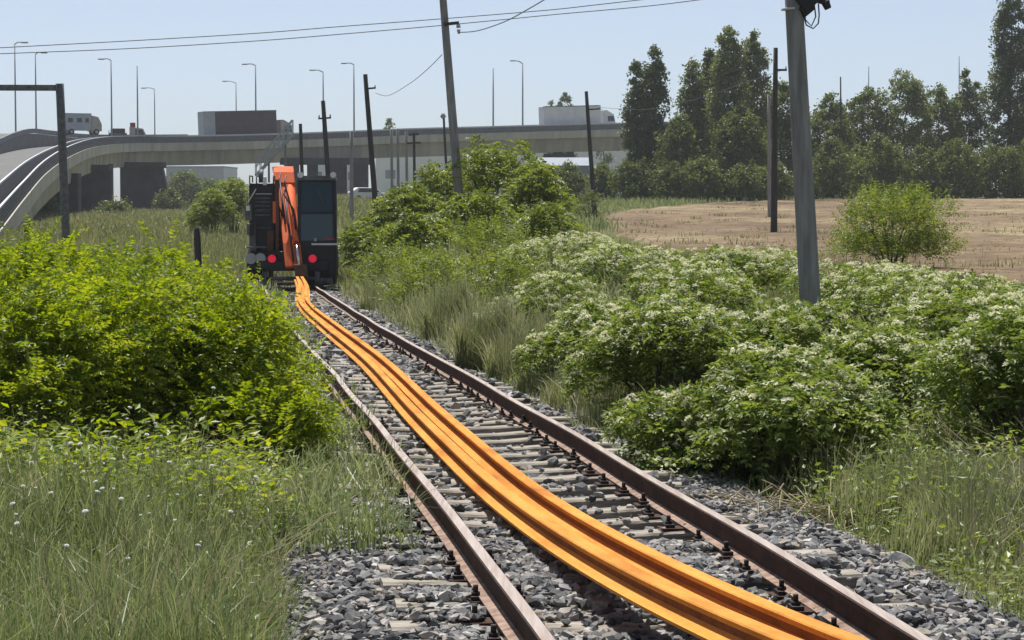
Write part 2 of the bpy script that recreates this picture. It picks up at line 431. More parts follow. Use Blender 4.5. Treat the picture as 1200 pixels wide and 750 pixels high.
# long orange rails lying foot up between the running rails, dragged by the excavator
rows = [750, 661, 600, 500, 420, 380, 355, 347]
lift = [.37, .235, .165, .125, .122, .122, .122, .135]
RAILPX = [
    ([926, 726, 625, 507, 429.7, 380, 353, 350.2], 'long orange rail of the dragged pair lying nearer the left running rail'),
    ([1002, 791, 673, 540, 450.7, 395, 363, 358.6], 'long orange rail of the dragged pair lying nearer the right running rail'),
]
UPROF = [(-.094, 0), (.094, 0), (.094, .014), (.045, .026), (.019, .038), (.018, .070), (.040, .078), (.042, .098), (.036, .104), (-.036, .104), (-.042, .098), (-.040, .078), (-.018, .070), (-.019, .038), (-.045, .026), (-.094, .014)]
for k, (pxs, lab) in enumerate(RAILPX):
    ctrl = []
    for px, py, h in zip(pxs, rows, lift):
        x, y = on_track_plane(px, py, h)
        ctrl.append((x, y, h - S_TR * y - .104))
    d = np.array(ctrl[0]) - np.array(ctrl[1])          # carries on past the viewer
    ctrl = [tuple(np.array(ctrl[0]) + d * 1.6 + np.array([.15, 0, .05]))] + ctrl
    lx, ly, lz = ctrl[-1]                               # far end lifted by the excavator
    ctrl += [(lx - .20, ly + 2.2, lz + .06), (lx - .44 - .02 * k, ly + 4.8, lz + .16), (lx - .64 - .05 * k, ly + 6.2, lz + .26)]
    C_ = np.array(ctrl); C_ = C_[np.argsort(C_[:, 1])]
    yy = np.linspace(C_[0, 1], C_[-1, 1], 260)
    def smooth_interp(y, a, b):
        m = np.gradient(b, a)
        idx = np.clip(np.searchsorted(a, y) - 1, 0, len(a) - 2)
        h_ = a[idx + 1] - a[idx]; t = (y - a[idx]) / h_
        return ((2 * t**3 - 3 * t**2 + 1) * b[idx] + (t**3 - 2 * t**2 + t) * h_ * m[idx] + (-2 * t**3 + 3 * t**2) * b[idx + 1] + (t**3 - t**2) * h_ * m[idx + 1])
    xs = smooth_interp(yy, C_[:, 1], C_[:, 0]); zs = smooth_interp(yy, C_[:, 1], C_[:, 2])
    for _ in range(3):
        xs[4:-4] = sum(xs[4 + j:len(xs) - 4 + j] for j in range(-4, 5)) / 9; zs[4:-4] = sum(zs[4 + j:len(zs) - 4 + j] for j in range(-4, 5)) / 9
    roll = .025 * np.sin(yy * .21 + k * 1.7)
    V, Fc = sweep(np.stack([xs, yy, zs], -1), UPROF, False, roll)
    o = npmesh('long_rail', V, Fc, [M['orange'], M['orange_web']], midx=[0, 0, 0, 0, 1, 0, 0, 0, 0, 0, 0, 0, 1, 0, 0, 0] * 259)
    uvl = o.data.uv_layers.new(name='along')
    pl_ = np.concatenate([[0], np.cumsum(np.linalg.norm(np.diff(np.array(UPROF + UPROF[:1]), axis=0), axis=1))]) + k * 3.7
    sl_ = np.concatenate([[0], np.cumsum(np.sqrt(np.diff(xs) ** 2 + np.diff(yy) ** 2 + np.diff(zs) ** 2))])
    ii, jj = np.meshgrid(np.arange(259), np.arange(16), indexing='ij')
    uv = np.stack([np.stack([pl_[jj], sl_[ii]], -1), np.stack([pl_[jj + 1], sl_[ii]], -1), np.stack([pl_[jj + 1], sl_[ii + 1]], -1), np.stack([pl_[jj], sl_[ii + 1]], -1)], 2)
    uvl.data.foreach_set('uv', uv.reshape(-1).astype(np.float32))
    tag(o, lab, 'rail', 'long orange rails dragged by the excavator')

# ------------------------------------------------------------------ ballast stones
def stones(n, x, y, z, size, seed):
    r = np.random.default_rng(seed)
    p = (1 + 5 ** .5) / 2
    iv = np.array([(-1, p, 0), (1, p, 0), (-1, -p, 0), (1, -p, 0), (0, -1, p), (0, 1, p), (0, -1, -p), (0, 1, -p), (p, 0, -1), (p, 0, 1), (-p, 0, -1), (-p, 0, 1)]) / 1.902
    it = np.array([(0, 11, 5), (0, 5, 1), (0, 1, 7), (0, 7, 10), (0, 10, 11), (1, 5, 9), (5, 11, 4), (11, 10, 2), (10, 7, 6), (7, 1, 8), (3, 9, 4), (3, 4, 2), (3, 2, 6), (3, 6, 8), (3, 8, 9), (4, 9, 5), (2, 4, 11), (6, 2, 10), (8, 6, 7), (9, 8, 1)])
    V = (np.sign(iv) * np.abs(iv) ** .8)[None] * (1 + r.uniform(-.42, .42, (n, 12, 1))) + r.uniform(-.22, .22, (n, 12, 3))
    V = V * np.stack([r.uniform(.8, 1.4, n), r.uniform(.7, 1.1, n), r.uniform(.45, .85, n)], -1)[:, None]
    a = r.uniform(0, 6.283, n); b = r.normal(0, .5, n)
    ca, sa, cb, sb = np.cos(a), np.sin(a), np.cos(b), np.sin(b)
    X, Y, Z = V[..., 0], V[..., 1] * cb[:, None] - V[..., 2] * sb[:, None], V[..., 1] * sb[:, None] + V[..., 2] * cb[:, None]
    X, Y = X * ca[:, None] - Y * sa[:, None], X * sa[:, None] + Y * ca[:, None]
    V = np.stack([X, Y, Z], -1) * size[:, None, None] + np.stack([x, y, z], -1)[:, None]
    Fc = it[None] + (np.arange(n) * 12)[:, None, None]
    return V.reshape(-1, 3), Fc.reshape(-1, 3)
r = np.random.default_rng(5)
SLX = np.array([s[0] for s in sleepers]); SLY = np.array([s[1] for s in sleepers])
def ballast(y0, y1, dens, s0, s1, seed):
    r = np.random.default_rng(seed)
    n = int((y1 - y0) * 4.0 * dens)
    y = r.uniform(y0, y1, n); t = r.uniform(-2.0, 2.0, n); x = xc(y) + t
    size = r.uniform(s0, s1, n) * r.choice([.7, 1, 1, 1.15], n)
    # depth of the ballast: heaped over some sleepers, open in others
    cov = .5 + .5 * np.sin(y * 1.31 + 1.1 * np.sin(t * 1.7 + y * .5) + .6) * np.cos(t * 2.1 - y * .23)
    cov = np.clip(cov + 1.2 * np.exp(-((y - 11.35) / 1.0) ** 2) * (t < .35) + .8 * np.exp(-((y - 11.9) / .7) ** 2) * (t > .2) + .8 * np.exp(-((y - 15.7) / .5) ** 2) - .15, 0, 1)
    cov = cov * (1 - .6 * sstep(12.6, 14, y) * (1 - sstep(24, 30, y)))
    cov = np.where((t < -.86) & (y < 14.6), 1, cov); cov = np.where((t > .86) & (np.sin(y * 2.7) > -.2), np.maximum(cov, .85), cov)
    shoulder = np.abs(t) > 1.18
    dy = np.min(np.abs(y[:, None] - SLY[None, :]), 1)
    on = (dy < .145) & ~shoulder
    z = ztr(y) - .088 + r.uniform(-.02, .02, n) + .062 * cov
    keep = np.ones(n, bool)
    keep[on & (r.random(n) > np.clip((cov - .45) * 2.2, np.where(y > 12.6, .05, .10), 1))] = False
    z[on] = ztr(y[on]) - .0256 + .045 * np.minimum(np.abs(t[on]), .9) ** 2 + size[on] * .3
    z[shoulder] = ztr(y[shoulder]) - .045 + r.uniform(-.02, .03, shoulder.sum()) - .12 * sstep(1.5, 2.0, np.abs(t[shoulder]))
    # keep rail heads clear
    keep[(np.abs(np.abs(t) - .755) < .10) & (z > ztr(y) + .01)] = False
    return [a[keep] for a in (x, y, z, size)]
parts = [ballast(7.8, 16, 1350, .016, .033, 1), ballast(16, 30, 650, .025, .042, 2), ballast(30, 68, 230, .04, .062, 3)]
x, y, z, s = (np.concatenate([p[i] for p in parts]) for i in range(4))
V, Fc = stones(len(x), x, y, z, s, 9)
tag(npmesh('ballast_gravel', V, Fc, M['stone']), 'grey crushed stone ballast around the sleepers and along both rails', 'gravel', kind='stuff')

# ------------------------------------------------------------------ foliage generators
def unit(v): return v / np.maximum(np.linalg.norm(v, axis=-1, keepdims=True), 1e-9)
def leaves(c, d, n, L, Wd, fold=.12):
    """diamond leaves: c base points, d direction, n normal"""
    d = unit(d); s = unit(np.cross(d, n)); u = np.cross(s, d)
    L = L[:, None]; Wd = Wd[:, None]
    v0 = c; v2 = c + d * L
    m = c + d * L * .45
    v1 = m + s * Wd * .5 + u * Wd * fold; v3 = m - s * Wd * .5 + u * Wd * fold
    V = np.stack([v0, v1, v2, v3], 1).reshape(-1, 3)
    Fc = np.arange(len(c) * 4).reshape(-1, 4)
    return V, Fc
def lobed_surface(r, n, lobes, inner=.25):
    """sample n points and outward directions on a union of ellipsoids; lobes: (cx,cy,cz,rx,ry,rz)"""
    lb = np.array(lobes); wts = lb[:, 3] * lb[:, 5]; k = r.choice(len(lb), n, p=wts / wts.sum())
    d = unit(r.normal(size=(n, 3))); d[:, 2] = np.where(d[:, 2] < -.25, -d[:, 2] * .6, d[:, 2]); d = unit(d)
    rad = np.where(r.random(n) < inner, r.uniform(.3, .9, n), r.uniform(.86, 1.08, n))
    p = lb[k, :3] + d * lb[k, 3:] * rad[:, None]
    return p, d
def make_lobes(r, rx, h, k, spread=.62, low=.3):
    lo = [(0, 0, h * .52, rx * .62, rx * .62, h * .42)]
    for i in range(k):
        a = 6.283 * i / k + r.uniform(-.5, .5); q = rx * spread * r.uniform(.75, 1.15)
        zc = h * r.uniform(low, .68); rr = rx * r.uniform(.30, .46)
        lo.append((q * math.cos(a), q * math.sin(a), zc, rr, rr, min(h * r.uniform(.22, .34), zc)))
    for i in range(max(2, k // 2)):
        a = r.uniform(0, 6.283); q = rx * r.uniform(.1, .45); rr = rx * r.uniform(.22, .34)
        lo.append((q * math.cos(a), q * math.sin(a), h * r.uniform(.66, .80), rr, rr, h * r.uniform(.16, .24)))
    return lo
def stems(r, lobes, rad, n=None, lean=.2):
    m = MB()
    for (cx, cy, cz, rx, ry, rz) in lobes[:n]:
        a = Vector((cx * .15, cy * .15, -.1)); b = Vector((cx, cy, cz + rz * .5))
        mid = a.lerp(b, .5) + Vector((cx * lean * -.6, cy * lean * -.6, b.z * .12))
        m.tube([a, mid, b], [rad, rad * .7, rad * .3], 6)
        for q in range(2):
            dd = Vector(r.normal(size=3)).normalized() * rx * .6; dd.z = abs(dd.z) * .6
            m.tube([mid.lerp(b, .4), b + dd], [rad * .45, rad * .15], 5)
    return m
def frond_cloud(r, p, d, L, npairs, leaflet, droop, up=.5):
    """pinnate fronds (compound leaves)"""
    n = len(p)
    dirs = unit(d * np.array([1, 1, .6]) + r.normal(size=(n, 3)) * .55 + np.array([0, 0, up]))
    nrm = unit(np.cross(np.cross(dirs, np.array([0, 0, 1.])), dirs) + r.normal(size=(n, 3)) * .3)
    side = unit(np.cross(dirs, nrm))
    Ls = L * r.uniform(.65, 1.2, n)
    C, D, N, LL = [], [], [], []
    for i in range(npairs):
        t = (i + .8) / npairs
        q = p + dirs * (Ls * t)[:, None] + np.array([0, 0, -1.]) * (droop * Ls * t * t)[:, None]
        ld = dirs * np.array([1, 1, 1]) - np.array([0, 0, 1.]) * 2 * droop * t
        sz = leaflet * (1 - .55 * abs(t - .45)) * r.uniform(.8, 1.2, n)
        for sg in (-1, 1):
            C.append(q); D.append(side * sg + ld * .55 + r.normal(size=(n, 3)) * .22 - np.array([0, 0, .15])); N.append(nrm + r.normal(size=(n, 3)) * .35); LL.append(sz)
    C.append(q); D.append(ld); N.append(nrm); LL.append(sz)
    C, D, N, LL = np.concatenate(C), np.concatenate(D), np.concatenate(N), np.concatenate(LL)
    return leaves(C, D, N, LL, LL * r.uniform(.36, .5, len(LL)))
def shrub(name, px, d, rx, h, seed, label, group, kind, n, z=None):
    r = np.random.default_rng(seed)
    x = (px - 600) / F * d; y = d
    z = float(gz(x, y)) if z is None else z
    root = empty(name, (x, y, z), 0, label, 'shrub', group)
    lo = make_lobes(r, rx, h, 9 if kind in ('bush', 'willow') else 7, low=.12 if kind in ('bush', 'willow') else .22)
    if kind == 'willow': lo += [(.6 * rx * math.cos(q * 1.05), .6 * rx * math.sin(q * 1.05), .2 * h, .42 * rx, .42 * rx, .22 * h) for q in range(6)]
    p, dd = lobed_surface(r, n, lo)
    if kind == 'robinia':
        V, Fc = frond_cloud(r, p, dd, .29, 8, .055, .4, .5); m_ = M['robinia']
        q = r.integers(0, len(p), n // 6)      # long young shoots standing out of the crown
        V2, F2 = frond_cloud(r, p[q] + dd[q] * .1, dd[q], .36, 9, .06, .25, .9)
        F2 = F2 + len(V); V = np.concatenate([V, V2]); Fc = np.concatenate([Fc, F2])
    elif kind == 'elder':
        p, dd = lobed_surface(r, int(n * 1.5), lo)
        V, Fc = frond_cloud(r, p, dd, .15, 3, .070, .4, .35); m_ = M['elder']
    elif kind == 'sumac':
        V, Fc = frond_cloud(r, p, dd, .48, 6, .16, .55, .55); m_ = M['sumac']
    elif kind == 'willow':
        V, Fc = frond_cloud(r, p, dd * r.uniform(.3, 1.4, (len(p), 1)), .50, 6, .085, .2, 1.1); m_ = M['sumac']
    else:
        V, Fc = frond_cloud(r, p, dd, .30, 3, .15, .3, .8); m_ = M['bush']
    npmesh('foliage', V, Fc, m_, root)
    stems(r, lo, .012 + .008 * h, 9).build('stem', M['bark'], root)
    if kind == 'elder':
        # flat cream flower heads on the upper side
        nf = int(330 * rx * rx + 20)
        p2, d2 = lobed_surface(r, nf * 3, lo, 0)
        ok = d2[:, 2] > .15
        p2, d2 = p2[ok][:nf], d2[ok][:nf]
        k = 26
        rr = r.uniform(.028, .07, len(p2))
        a = r.uniform(0, 6.283, (len(p2), k)); q = np.sqrt(r.random((len(p2), k))) * rr[:, None]
        ax = unit(d2 * .6 + np.array([0, 0, .9])); s1 = unit(np.cross(ax, np.array([.3, 1, .1]))); s2 = np.cross(ax, s1)
        c = (p2 + ax * .09)[:, None] + s1[:, None] * (q * np.cos(a))[..., None] + s2[:, None] * (q * np.sin(a))[..., None] - ax[:, None] * (q ** 2 / rr[:, None] * .45)[..., None]
        c = c.reshape(-1, 3); m = len(c)
        V, Fc = leaves(c, np.repeat(s1, k, 0) + r.normal(size=(m, 3)) * .8, np.repeat(ax, k, 0) + r.normal(size=(m, 3)) * .35, r.uniform(.018, .032, m), r.uniform(.016, .028, m))
        b = npmesh('flower_heads', V, Fc, M['blossom'], root); b['kind'] = 'stuff'
    return root

# ---- robinia shrubs on the left
RB = 'yellow green shrubs left of the track'
for i, (px, d, rx, h, n, lab) in enumerate([
    (20, 16.0, .85, 1.22, 1500, 'low yellow green shrub cut by the left picture edge, in front of its group'),
    (125, 17.2, .95, 1.48, 1900, 'bright yellow green feathery shrub above the dark hollow in the left grass'),
    (236, 17.4, .78, 1.36, 1700, 'bright feathery shrub at the right half of the left thicket, facing the track'),
    (300, 16.6, .50, .78, 800, 'small green feathery shrub leaning towards the left running rail'),
    (190, 20.3, 1.05, 1.62, 1600, 'tallest yellow green shrub, its top just below the wooden post'),
    (60, 20.6, 1.05, 1.5, 1600, 'yellow green shrub behind the left edge one, below the gantry post'),
    (262, 20.5, .55, .88, 800, 'rounded green shrub behind the thicket near the hidden left rail'),
    (352, 20.0, .26, .42, 260, 'small leafy shrub hanging over the left running rail beside the orange rails'),
    (25, 31.0, 1.0, 1.15, 700, 'far bushy shrub under the curved ramp at the left picture edge'),
]):
    shrub('feathery_shrub', px, d, rx, h, 100 + i, lab, RB, 'robinia', n)
# ---- elder thicket on the right
EL = 'white flowering elder shrubs right of the track'
for i, (px, d, rx, h, n, lab) in enumerate([
    (815, 16.8, .62, .80, 1000, 'low flowering elder shrub at the ballast edge, at the left front of the thicket'),
    (925, 16.2, .85, .98, 1800, 'big flowering elder shrub at the thicket front, above the dry cut stalks'),
    (1020, 18.6, .72, .93, 1500, 'flowering elder shrub right behind the front one, beside the brown gap'),
    (945, 22.0, .62, .95, 950, 'small flowering elder shrub hiding the foot of the thick concrete pole'),
    (1190, 16.8, .75, 1.10, 1400, 'flowering elder shrub at the right picture edge, above the tall grass'),
    (775, 20.5, .85, 1.28, 1500, 'flowering elder shrub whose track side is a deep dark hollow'),
    (868, 21.0, .85, 1.0, 1600, 'flowering elder shrub in front of the thick concrete pole'),
    (1115, 21.5, .95, .98, 1500, 'flowering elder shrub between the brown gap and the right picture edge'),
    (1230, 22.0, .95, 1.0, 900, 'flowering elder shrub mostly outside the right picture edge'),
    (700, 24.5, .85, 1.10, 1200, 'flowering elder shrub behind the dry grass next to the dark hollow'),
    (815, 26.5, 1.15, 1.28, 1600, 'flowering elder shrub left of the thick concrete pole, in the second row'),
    (1035, 29.5, 1.3, .92, 1600, 'low flowering elder shrub right of the thick concrete pole foot'),
    (1140, 27.5, 1.3, .86, 1500, 'lowest flowering elder shrub, at the field edge under the lone field bush'),
    (655, 30.5, 1.05, 1.22, 1100, 'flowering elder shrub behind the tall seeding grass tuft'),
    (740, 33.5, 1.25, 1.22, 1200, 'flowering elder shrub at the back of the thicket, nearest the grey concrete lump'),
    (860, 34.5, 1.35, 1.05, 1300, 'flowering elder shrub at the field edge just left of the concrete pole'),
    (590, 38.0, 1.05, 1.35, 1000, 'loose green shrub beyond the tall grass tuft, on the bank above the right rail'),
    (660, 42.0, 1.3, 1.30, 1000, 'elder shrub below the leaning pole, on the field side of the bank'),
    (505, 45.0, .95, 1.45, 900, 'loose leafy shrub near the right rail half way to the excavator'),
    (575, 49.0, 1.3, 1.65, 1000, 'loose leafy shrub straight in front of the leaning pole'),
    (460, 54.0, 1.0, 1.5, 800, 'loose leafy shrub close to the right side of the excavator'),
]):
    shrub('elder_shrub' if d < 37 or px == 660 else 'loose_shrub', px, d, rx, h * (1 if d < 37 else .9), 200 + i, lab, EL if d < 37 or px == 660 else 'loose shrubs on the bank', 'elder' if d < 37 or px == 660 else 'willow', n if d < 37 or px == 660 else n // 2)
# ---- green shrubs around the leaning pole
SU = 'tall green shrubs around the leaning pole'
for i, (px, d, rx, h, n, lab) in enumerate([
    (575, 77, 1.7, 3.75, 900, 'tallest green shrub, peaking just right of the leaning pole'),
    (628, 72, 1.25, 2.9, 700, 'green shrub at the right end of the tall row, beside the field'),
    (520, 80, 1.6, 3.0, 800, 'green shrub just left of the leaning pole'),
    (472, 76, 1.35, 2.35, 600, 'green shrub below the row of short poles'),
    (433, 70, 1.05, 1.75, 450, 'lowest green shrub beside the excavator cab'),
    (640, 64, .95, 1.7, 400, 'low green shrub in front of the right end of the tall row'),
    (560, 66, 1.3, 2.0, 550, 'green shrub at the foot of the leaning pole'),
    (490, 63, 1.2, 1.75, 500, 'green shrub in the front row, left of the leaning pole foot'),
]):
    shrub('tall_green_shrub', px, d, rx, h, 300 + i, lab, SU, 'sumac', n)
# ---- lone bushes
shrub('field_bush', 1045, 53, 1.5, 1.95, 400, 'lone loose green bush standing in the dry field behind the concrete pole', 'lone bushes', 'willow', 1700)
shrub('field_bush', 690, 138, 1.1, 1.9, 401, 'small dark bush at the foot of the thin field pole', 'lone bushes', 'bush', 260)
shrub('round_bush', 248, 140, 1.6, 3.3, 402, 'round green bush in the meadow left of the excavator', 'lone bushes', 'sumac', 1100)
shrub('round_bush', 273, 146, 1.5, 4.2, 403, 'taller green bush touching the left side of the excavator', 'lone bushes', 'sumac', 1100)

# ------------------------------------------------------------------ trees
def tree(name, px, d, h, prof, n, leaf, m_, seed, label, group, zb=None, squash=1.0, trunk_r=.22, clump=.9):
    """prof: crown radius (m) at fractions of the height, as list of (frac, radius)"""
    r = np.random.default_rng(seed)
    x = (px - 600) / F * d; y = d
    z = float(gz(x, y)) if zb is None else zb
    root = empty(name, (x, y, z), r.uniform(0, 6), label, 'tree', group)
    fr = np.array([p[0] for p in prof]); rd = np.array([p[1] for p in prof])
    t = MB()
    wob = r.normal(0, .25, (7, 2)); wob[0] = 0
    tp = [(wob[i, 0] * i / 6, wob[i, 1] * i / 6, h * .9 * i / 6 - (.2 if i == 0 else 0)) for i in range(7)]
    t.tube(tp, [trunk_r * (1 - .92 * i / 6) for i in range(7)], 8)
    nb = 22; bt = []
    for i in range(nb):
        f = r.uniform(fr[0], .92); rr = float(np.interp(f, fr, rd)); a = i * 2.4 + r.uniform(-.5, .5)
        s0 = Vector((0, 0, h * max(.05, f - rr / h * .6))); e = Vector((rr * .8 * math.cos(a), rr * .8 * math.sin(a) * squash, h * f))
        t.tube([s0, s0.lerp(e, .5) + Vector((0, 0, -.1 * rr)), e], [trunk_r * .3, trunk_r * .2, trunk_r * .06], 5); bt.append(e)
    t.build('trunk', M['bark'], root)
    # clumps of leaves through the crown, irregular outline
    n = int(n * 2.2); leaf = leaf * .78
    nc = max(40, n // 60)
    cf = r.uniform(fr[0], fr[-1], nc * 4)
    w = np.interp(cf, fr, rd); keep = r.random(nc * 4) < w / rd.max() + .12
    cf = cf[keep][:nc]; nc = len(cf); w = np.interp(cf, fr, rd)
    a = r.uniform(0, 6.283, nc); q = w * np.sqrt(r.uniform(.1, 1, nc)) * r.uniform(.70, 1.05, nc)
    c = np.stack([q * np.cos(a), q * np.sin(a) * squash, cf * h + r.normal(0, .25, nc)], -1)
    cr = clump * r.uniform(.6, 1.3, nc) * (.45 + .55 * w / rd.max())
    k = r.integers(0, nc, n)
    dd = unit(r.normal(size=(n, 3))); dd[:, 2] = np.where(dd[:, 2] < -.3, -dd[:, 2], dd[:, 2])
    p = c[k] + dd * cr[k][:, None] * (r.uniform(.2, 1.1, n) + np.abs(r.normal(0, .18, n)))[:, None] * np.array([.9, .9, 1.15])
    p[:, 2] = np.maximum(p[:, 2], .05)
    nr = dd + r.normal(size=(n, 3)) * .8
    dr = unit(np.cross(nr, r.normal(size=(n, 3)))) + np.array([0, 0, .25])
    L = leaf * r.uniform(.6, 1.3, n)
    V, Fc = leaves(p, dr, nr, L, L * r.uniform(.5, .8, n), .15)
    npmesh('crown', V, Fc, m_, root)
    return root
def topz(py, d, z0): return CAMZ + (228 - py) * d / F - z0
POP = [(.01, .6), (.2, .85), (.45, 1.0), (.65, .92), (.85, .62), (.96, .28), (1.0, .06)]
def popl(s): return [(f, r_ * s) for f, r_ in POP]
BRD = [(.02, .75), (.25, .95), (.5, 1.0), (.72, .86), (.88, .55), (.97, .25), (1.0, .1)]
def brd(s): return [(f, r_ * s) for f, r_ in BRD]
TG = 'trees along the far field edge'
def T(name, px, top, d, prof, n, leaf, mt, seed, lab, **k):
    x = (px - 600) / F * d; z0 = float(gz(x, d))
    return tree(name, px, d, topz(top, d, z0), prof, n, leaf, M[mt], seed, lab, k.pop('group', TG), **k)
T('poplar_tree', 766, 56, 250, popl(1.75), 5200, .42, 'poplar', 1, 'dark slender poplar left of all, the higher of its two leaders')
T('poplar_tree', 746, 76, 251, popl(1.6), 4600, .42, 'poplar', 2, 'dark slender poplar with the lower top at the left end of the tree row')
T('poplar_tree', 811, 72, 247, popl(1.8), 4800, .42, 'poplar_pale', 3, 'shorter pale green poplar between the dark poplar and the tallest one')
T('poplar_tree', 852, 36, 243, popl(2.5), 8500, .42, 'poplar_pale', 4, 'tallest pale green poplar in the middle clump')
T('poplar_tree', 882, 44, 246, popl(2.3), 7000, .42, 'poplar_pale', 5, 'pale green poplar just left of the thin field pole, second tallest in its clump')
T('poplar_tree', 830, 62, 252, popl(1.8), 4600, .42, 'poplar', 6, 'green poplar rising behind the gap between two pale poplars')
T('broad_tree', 915, 100, 252, brd(2.9), 5500, .42, 'tree', 7, 'dark leafy tree behind the thin field pole')
T('broad_tree', 795, 140, 240, brd(2.4), 4200, .4, 'tree', 8, 'low rounded tree under the dark poplars')
T('broad_tree', 868, 130, 238, brd(3.4), 6500, .4, 'tree', 9, 'broad dark tree filling the foot of the tall poplar clump')
T('broad_tree', 970, 116, 262, brd(3.6), 6500, .42, 'tree', 10, 'dark tree directly right of the thick concrete pole')
T('broad_tree', 1012, 106, 266, brd(3.7), 6500, .42, 'tree', 11, 'dark round tree below the bare thin mast')
T('broad_tree', 1058, 88, 266, brd(3.9), 7000, .42, 'poplar_pale', 12, 'pale grey green tree with a feathery top, behind the lone field bush')
T('broad_tree', 1098, 104, 270, brd(3.4), 5500, .42, 'tree', 13, 'dark tree right of the pale feathery tree')
T('broad_tree', 1132, 90, 272, brd(3.2), 5500, .42, 'poplar', 14, 'thin dark tree with visible trunks, left of the giant poplar')
T('poplar_tree', 1182, -22, 262, popl(3.0), 9500, .44, 'poplar', 15, 'giant dark poplar cut by the top of the picture at the right', trunk_r=.35)
T('poplar_tree', 1212, 60, 266, popl(2.6), 3500, .44, 'poplar', 16, 'poplar mostly outside the right picture edge')
SG = 'shrubs along the foot of the far trees'
for i, (px, top, d, w, n, mt, lab) in enumerate([
    (668, 198, 232, 1.9, 1500, 'tree', 'dark shrub in front of the grey roof, left of the thin field pole'),
    (706, 196, 236, 2.0, 1500, 'tree', 'dark shrub just right of the thin field pole'),
    (740, 190, 230, 2.4, 2200, 'bush', 'green shrub under the dark slender poplars'),
    (782, 196, 228, 2.3, 1800, 'bush', 'low green shrub right of the dark slender poplars'),
    (822, 190, 226, 2.5, 2200, 'tree', 'dark shrub under the pale poplars'),
    (868, 196, 226, 2.3, 1900, 'bush', 'yellowish low shrub under the tallest poplar'),
    (905, 192, 228, 2.4, 2200, 'tree', 'dark shrub behind the foot of the thin field pole'),
    (975, 165, 245, 3.6, 3200, 'tree', 'tall dark shrub right of the thick concrete pole'),
    (1030, 160, 248, 3.8, 3400, 'tree', 'tall dark shrub behind the lone field bush'),
    (1078, 176, 244, 3.0, 2600, 'bush', 'round green shrub right of the lone field bush'),
    (1122, 166, 244, 3.3, 3000, 'bush', 'large round green shrub in front of the visible trunks'),
    (1166, 172, 246, 3.0, 2800, 'tree', 'round dark shrub under the giant poplar'),
    (1202, 168, 244, 3.0, 2200, 'bush', 'green shrub at the right picture edge under the giant poplar'),
]):
    T('far_shrub', px, top, d, [(0, .75 * w), (.3, w), (.6, .9 * w), (.85, .55 * w), (1, .15 * w)], n, .4, mt, 40 + i, lab, group=SG, trunk_r=.1, clump=.8)
T('far_shrub', 200, 226, 330, [(0, 2.2), (.4, 2.6), (.8, 1.6), (1, .3)], 1500, .5, 'bush', 60, 'green shrub at the right foot of the dark bridge pier', group='shrubs by the bridge', trunk_r=.1)
T('far_shrub', 48, 236, 250, [(0, 2.2), (.4, 2.4), (.8, 1.5), (1, .3)], 1300, .45, 'bush', 61, 'low green shrub against the ramp wall beside the gantry post', group='shrubs by the bridge', trunk_r=.1)
T('far_shrub', 132, 243, 280, [(0, 2.6), (.5, 2.4), (1, .3)], 900, .45, 'tree', 62, 'small dark shrub in front of the gap between the dark piers', group='shrubs by the bridge', trunk_r=.1)
BG = 'trees standing behind the bridge'
for i, (px, top, d, w, n, mt, lab) in enumerate([
    (661, 105, 520, 2.9, 1600, 'poplar', 'dark pointed tree rising behind the white lorry trailer'),
    (645, 116, 522, 1.4, 600, 'poplar', 'slim dark tree left of the pointed tree behind the white trailer'),
    (707, 126, 518, 2.0, 900, 'tree', 'round tree behind the cab of the white lorry'),
    (457, 141, 540, 2.0, 800, 'tree', 'small round tree behind the bridge between the pole rows'),
    (213, 206, 430, 4.5, 1800, 'bush', 'hazy grey green tree seen under the bridge left of the round bush'),
    (238, 214, 440, 4.0, 1400, 'bush', 'hazy tree under the bridge just behind the round bush'),
]):
    T('distant_tree', px, top, d, brd(w) if d > 500 else brd(w), n, .7, mt, 70 + i, lab, group=BG, zb=-.5 if d < 500 else 1.0, clump=1.3)

# ------------------------------------------------------------------ grasses
def blades(x, y, z, h, w, lean, seed):
    r = np.random.default_rng(seed); n = len(x)
    a = r.uniform(0, 6.283, n); s = np.stack([np.cos(a), np.sin(a), 0 * a], -1) * w[:, None] / 2
    b = r.uniform(0, 6.283, n); ln = np.abs(r.normal(0, lean, n)) * h
    dv = np.stack([np.cos(b) * ln, np.sin(b) * ln, 0 * b], -1)
    p = np.stack([x, y, z], -1); up = np.zeros((n, 3)); up[:, 2] = h
    m1 = p + up * .45 + dv * .22; m2 = p + up * .8 + dv * .62; tip = p + up * (1 - .12 * (ln / h)[:, None]) + dv * 1.05
    V = np.stack([p - s * .8, p + s * .8, m1 - s, m1 + s, m2 - s * .6, m2 + s * .6, tip], 1).reshape(-1, 3)
    base = (np.arange(n) * 7)[:, None, None]
    tri = np.array([(0, 1, 3), (0, 3, 2), (2, 3, 5), (2, 5, 4), (4, 5, 6)])
    return V, (tri[None] + base).reshape(-1, 3)
def scatter(n, y0, y1, tf, seed, power=1.0):
    """n points between distances y0..y1 with track offset range from tf(y)"""
    r = np.random.default_rng(seed)
    u = r.random(n); y = y0 * (y1 / y0) ** u if power == 0 else y0 + (y1 - y0) * u ** power
    t0, t1 = tf(y); t = t0 + (t1 - t0) * r.random(n)
    return xc(y) + t, y, r
def edge_noise(y, s): return .14 * np.sin(y * 2.3 + s) + .09 * np.sin(y * 5.1 + s * 2) 
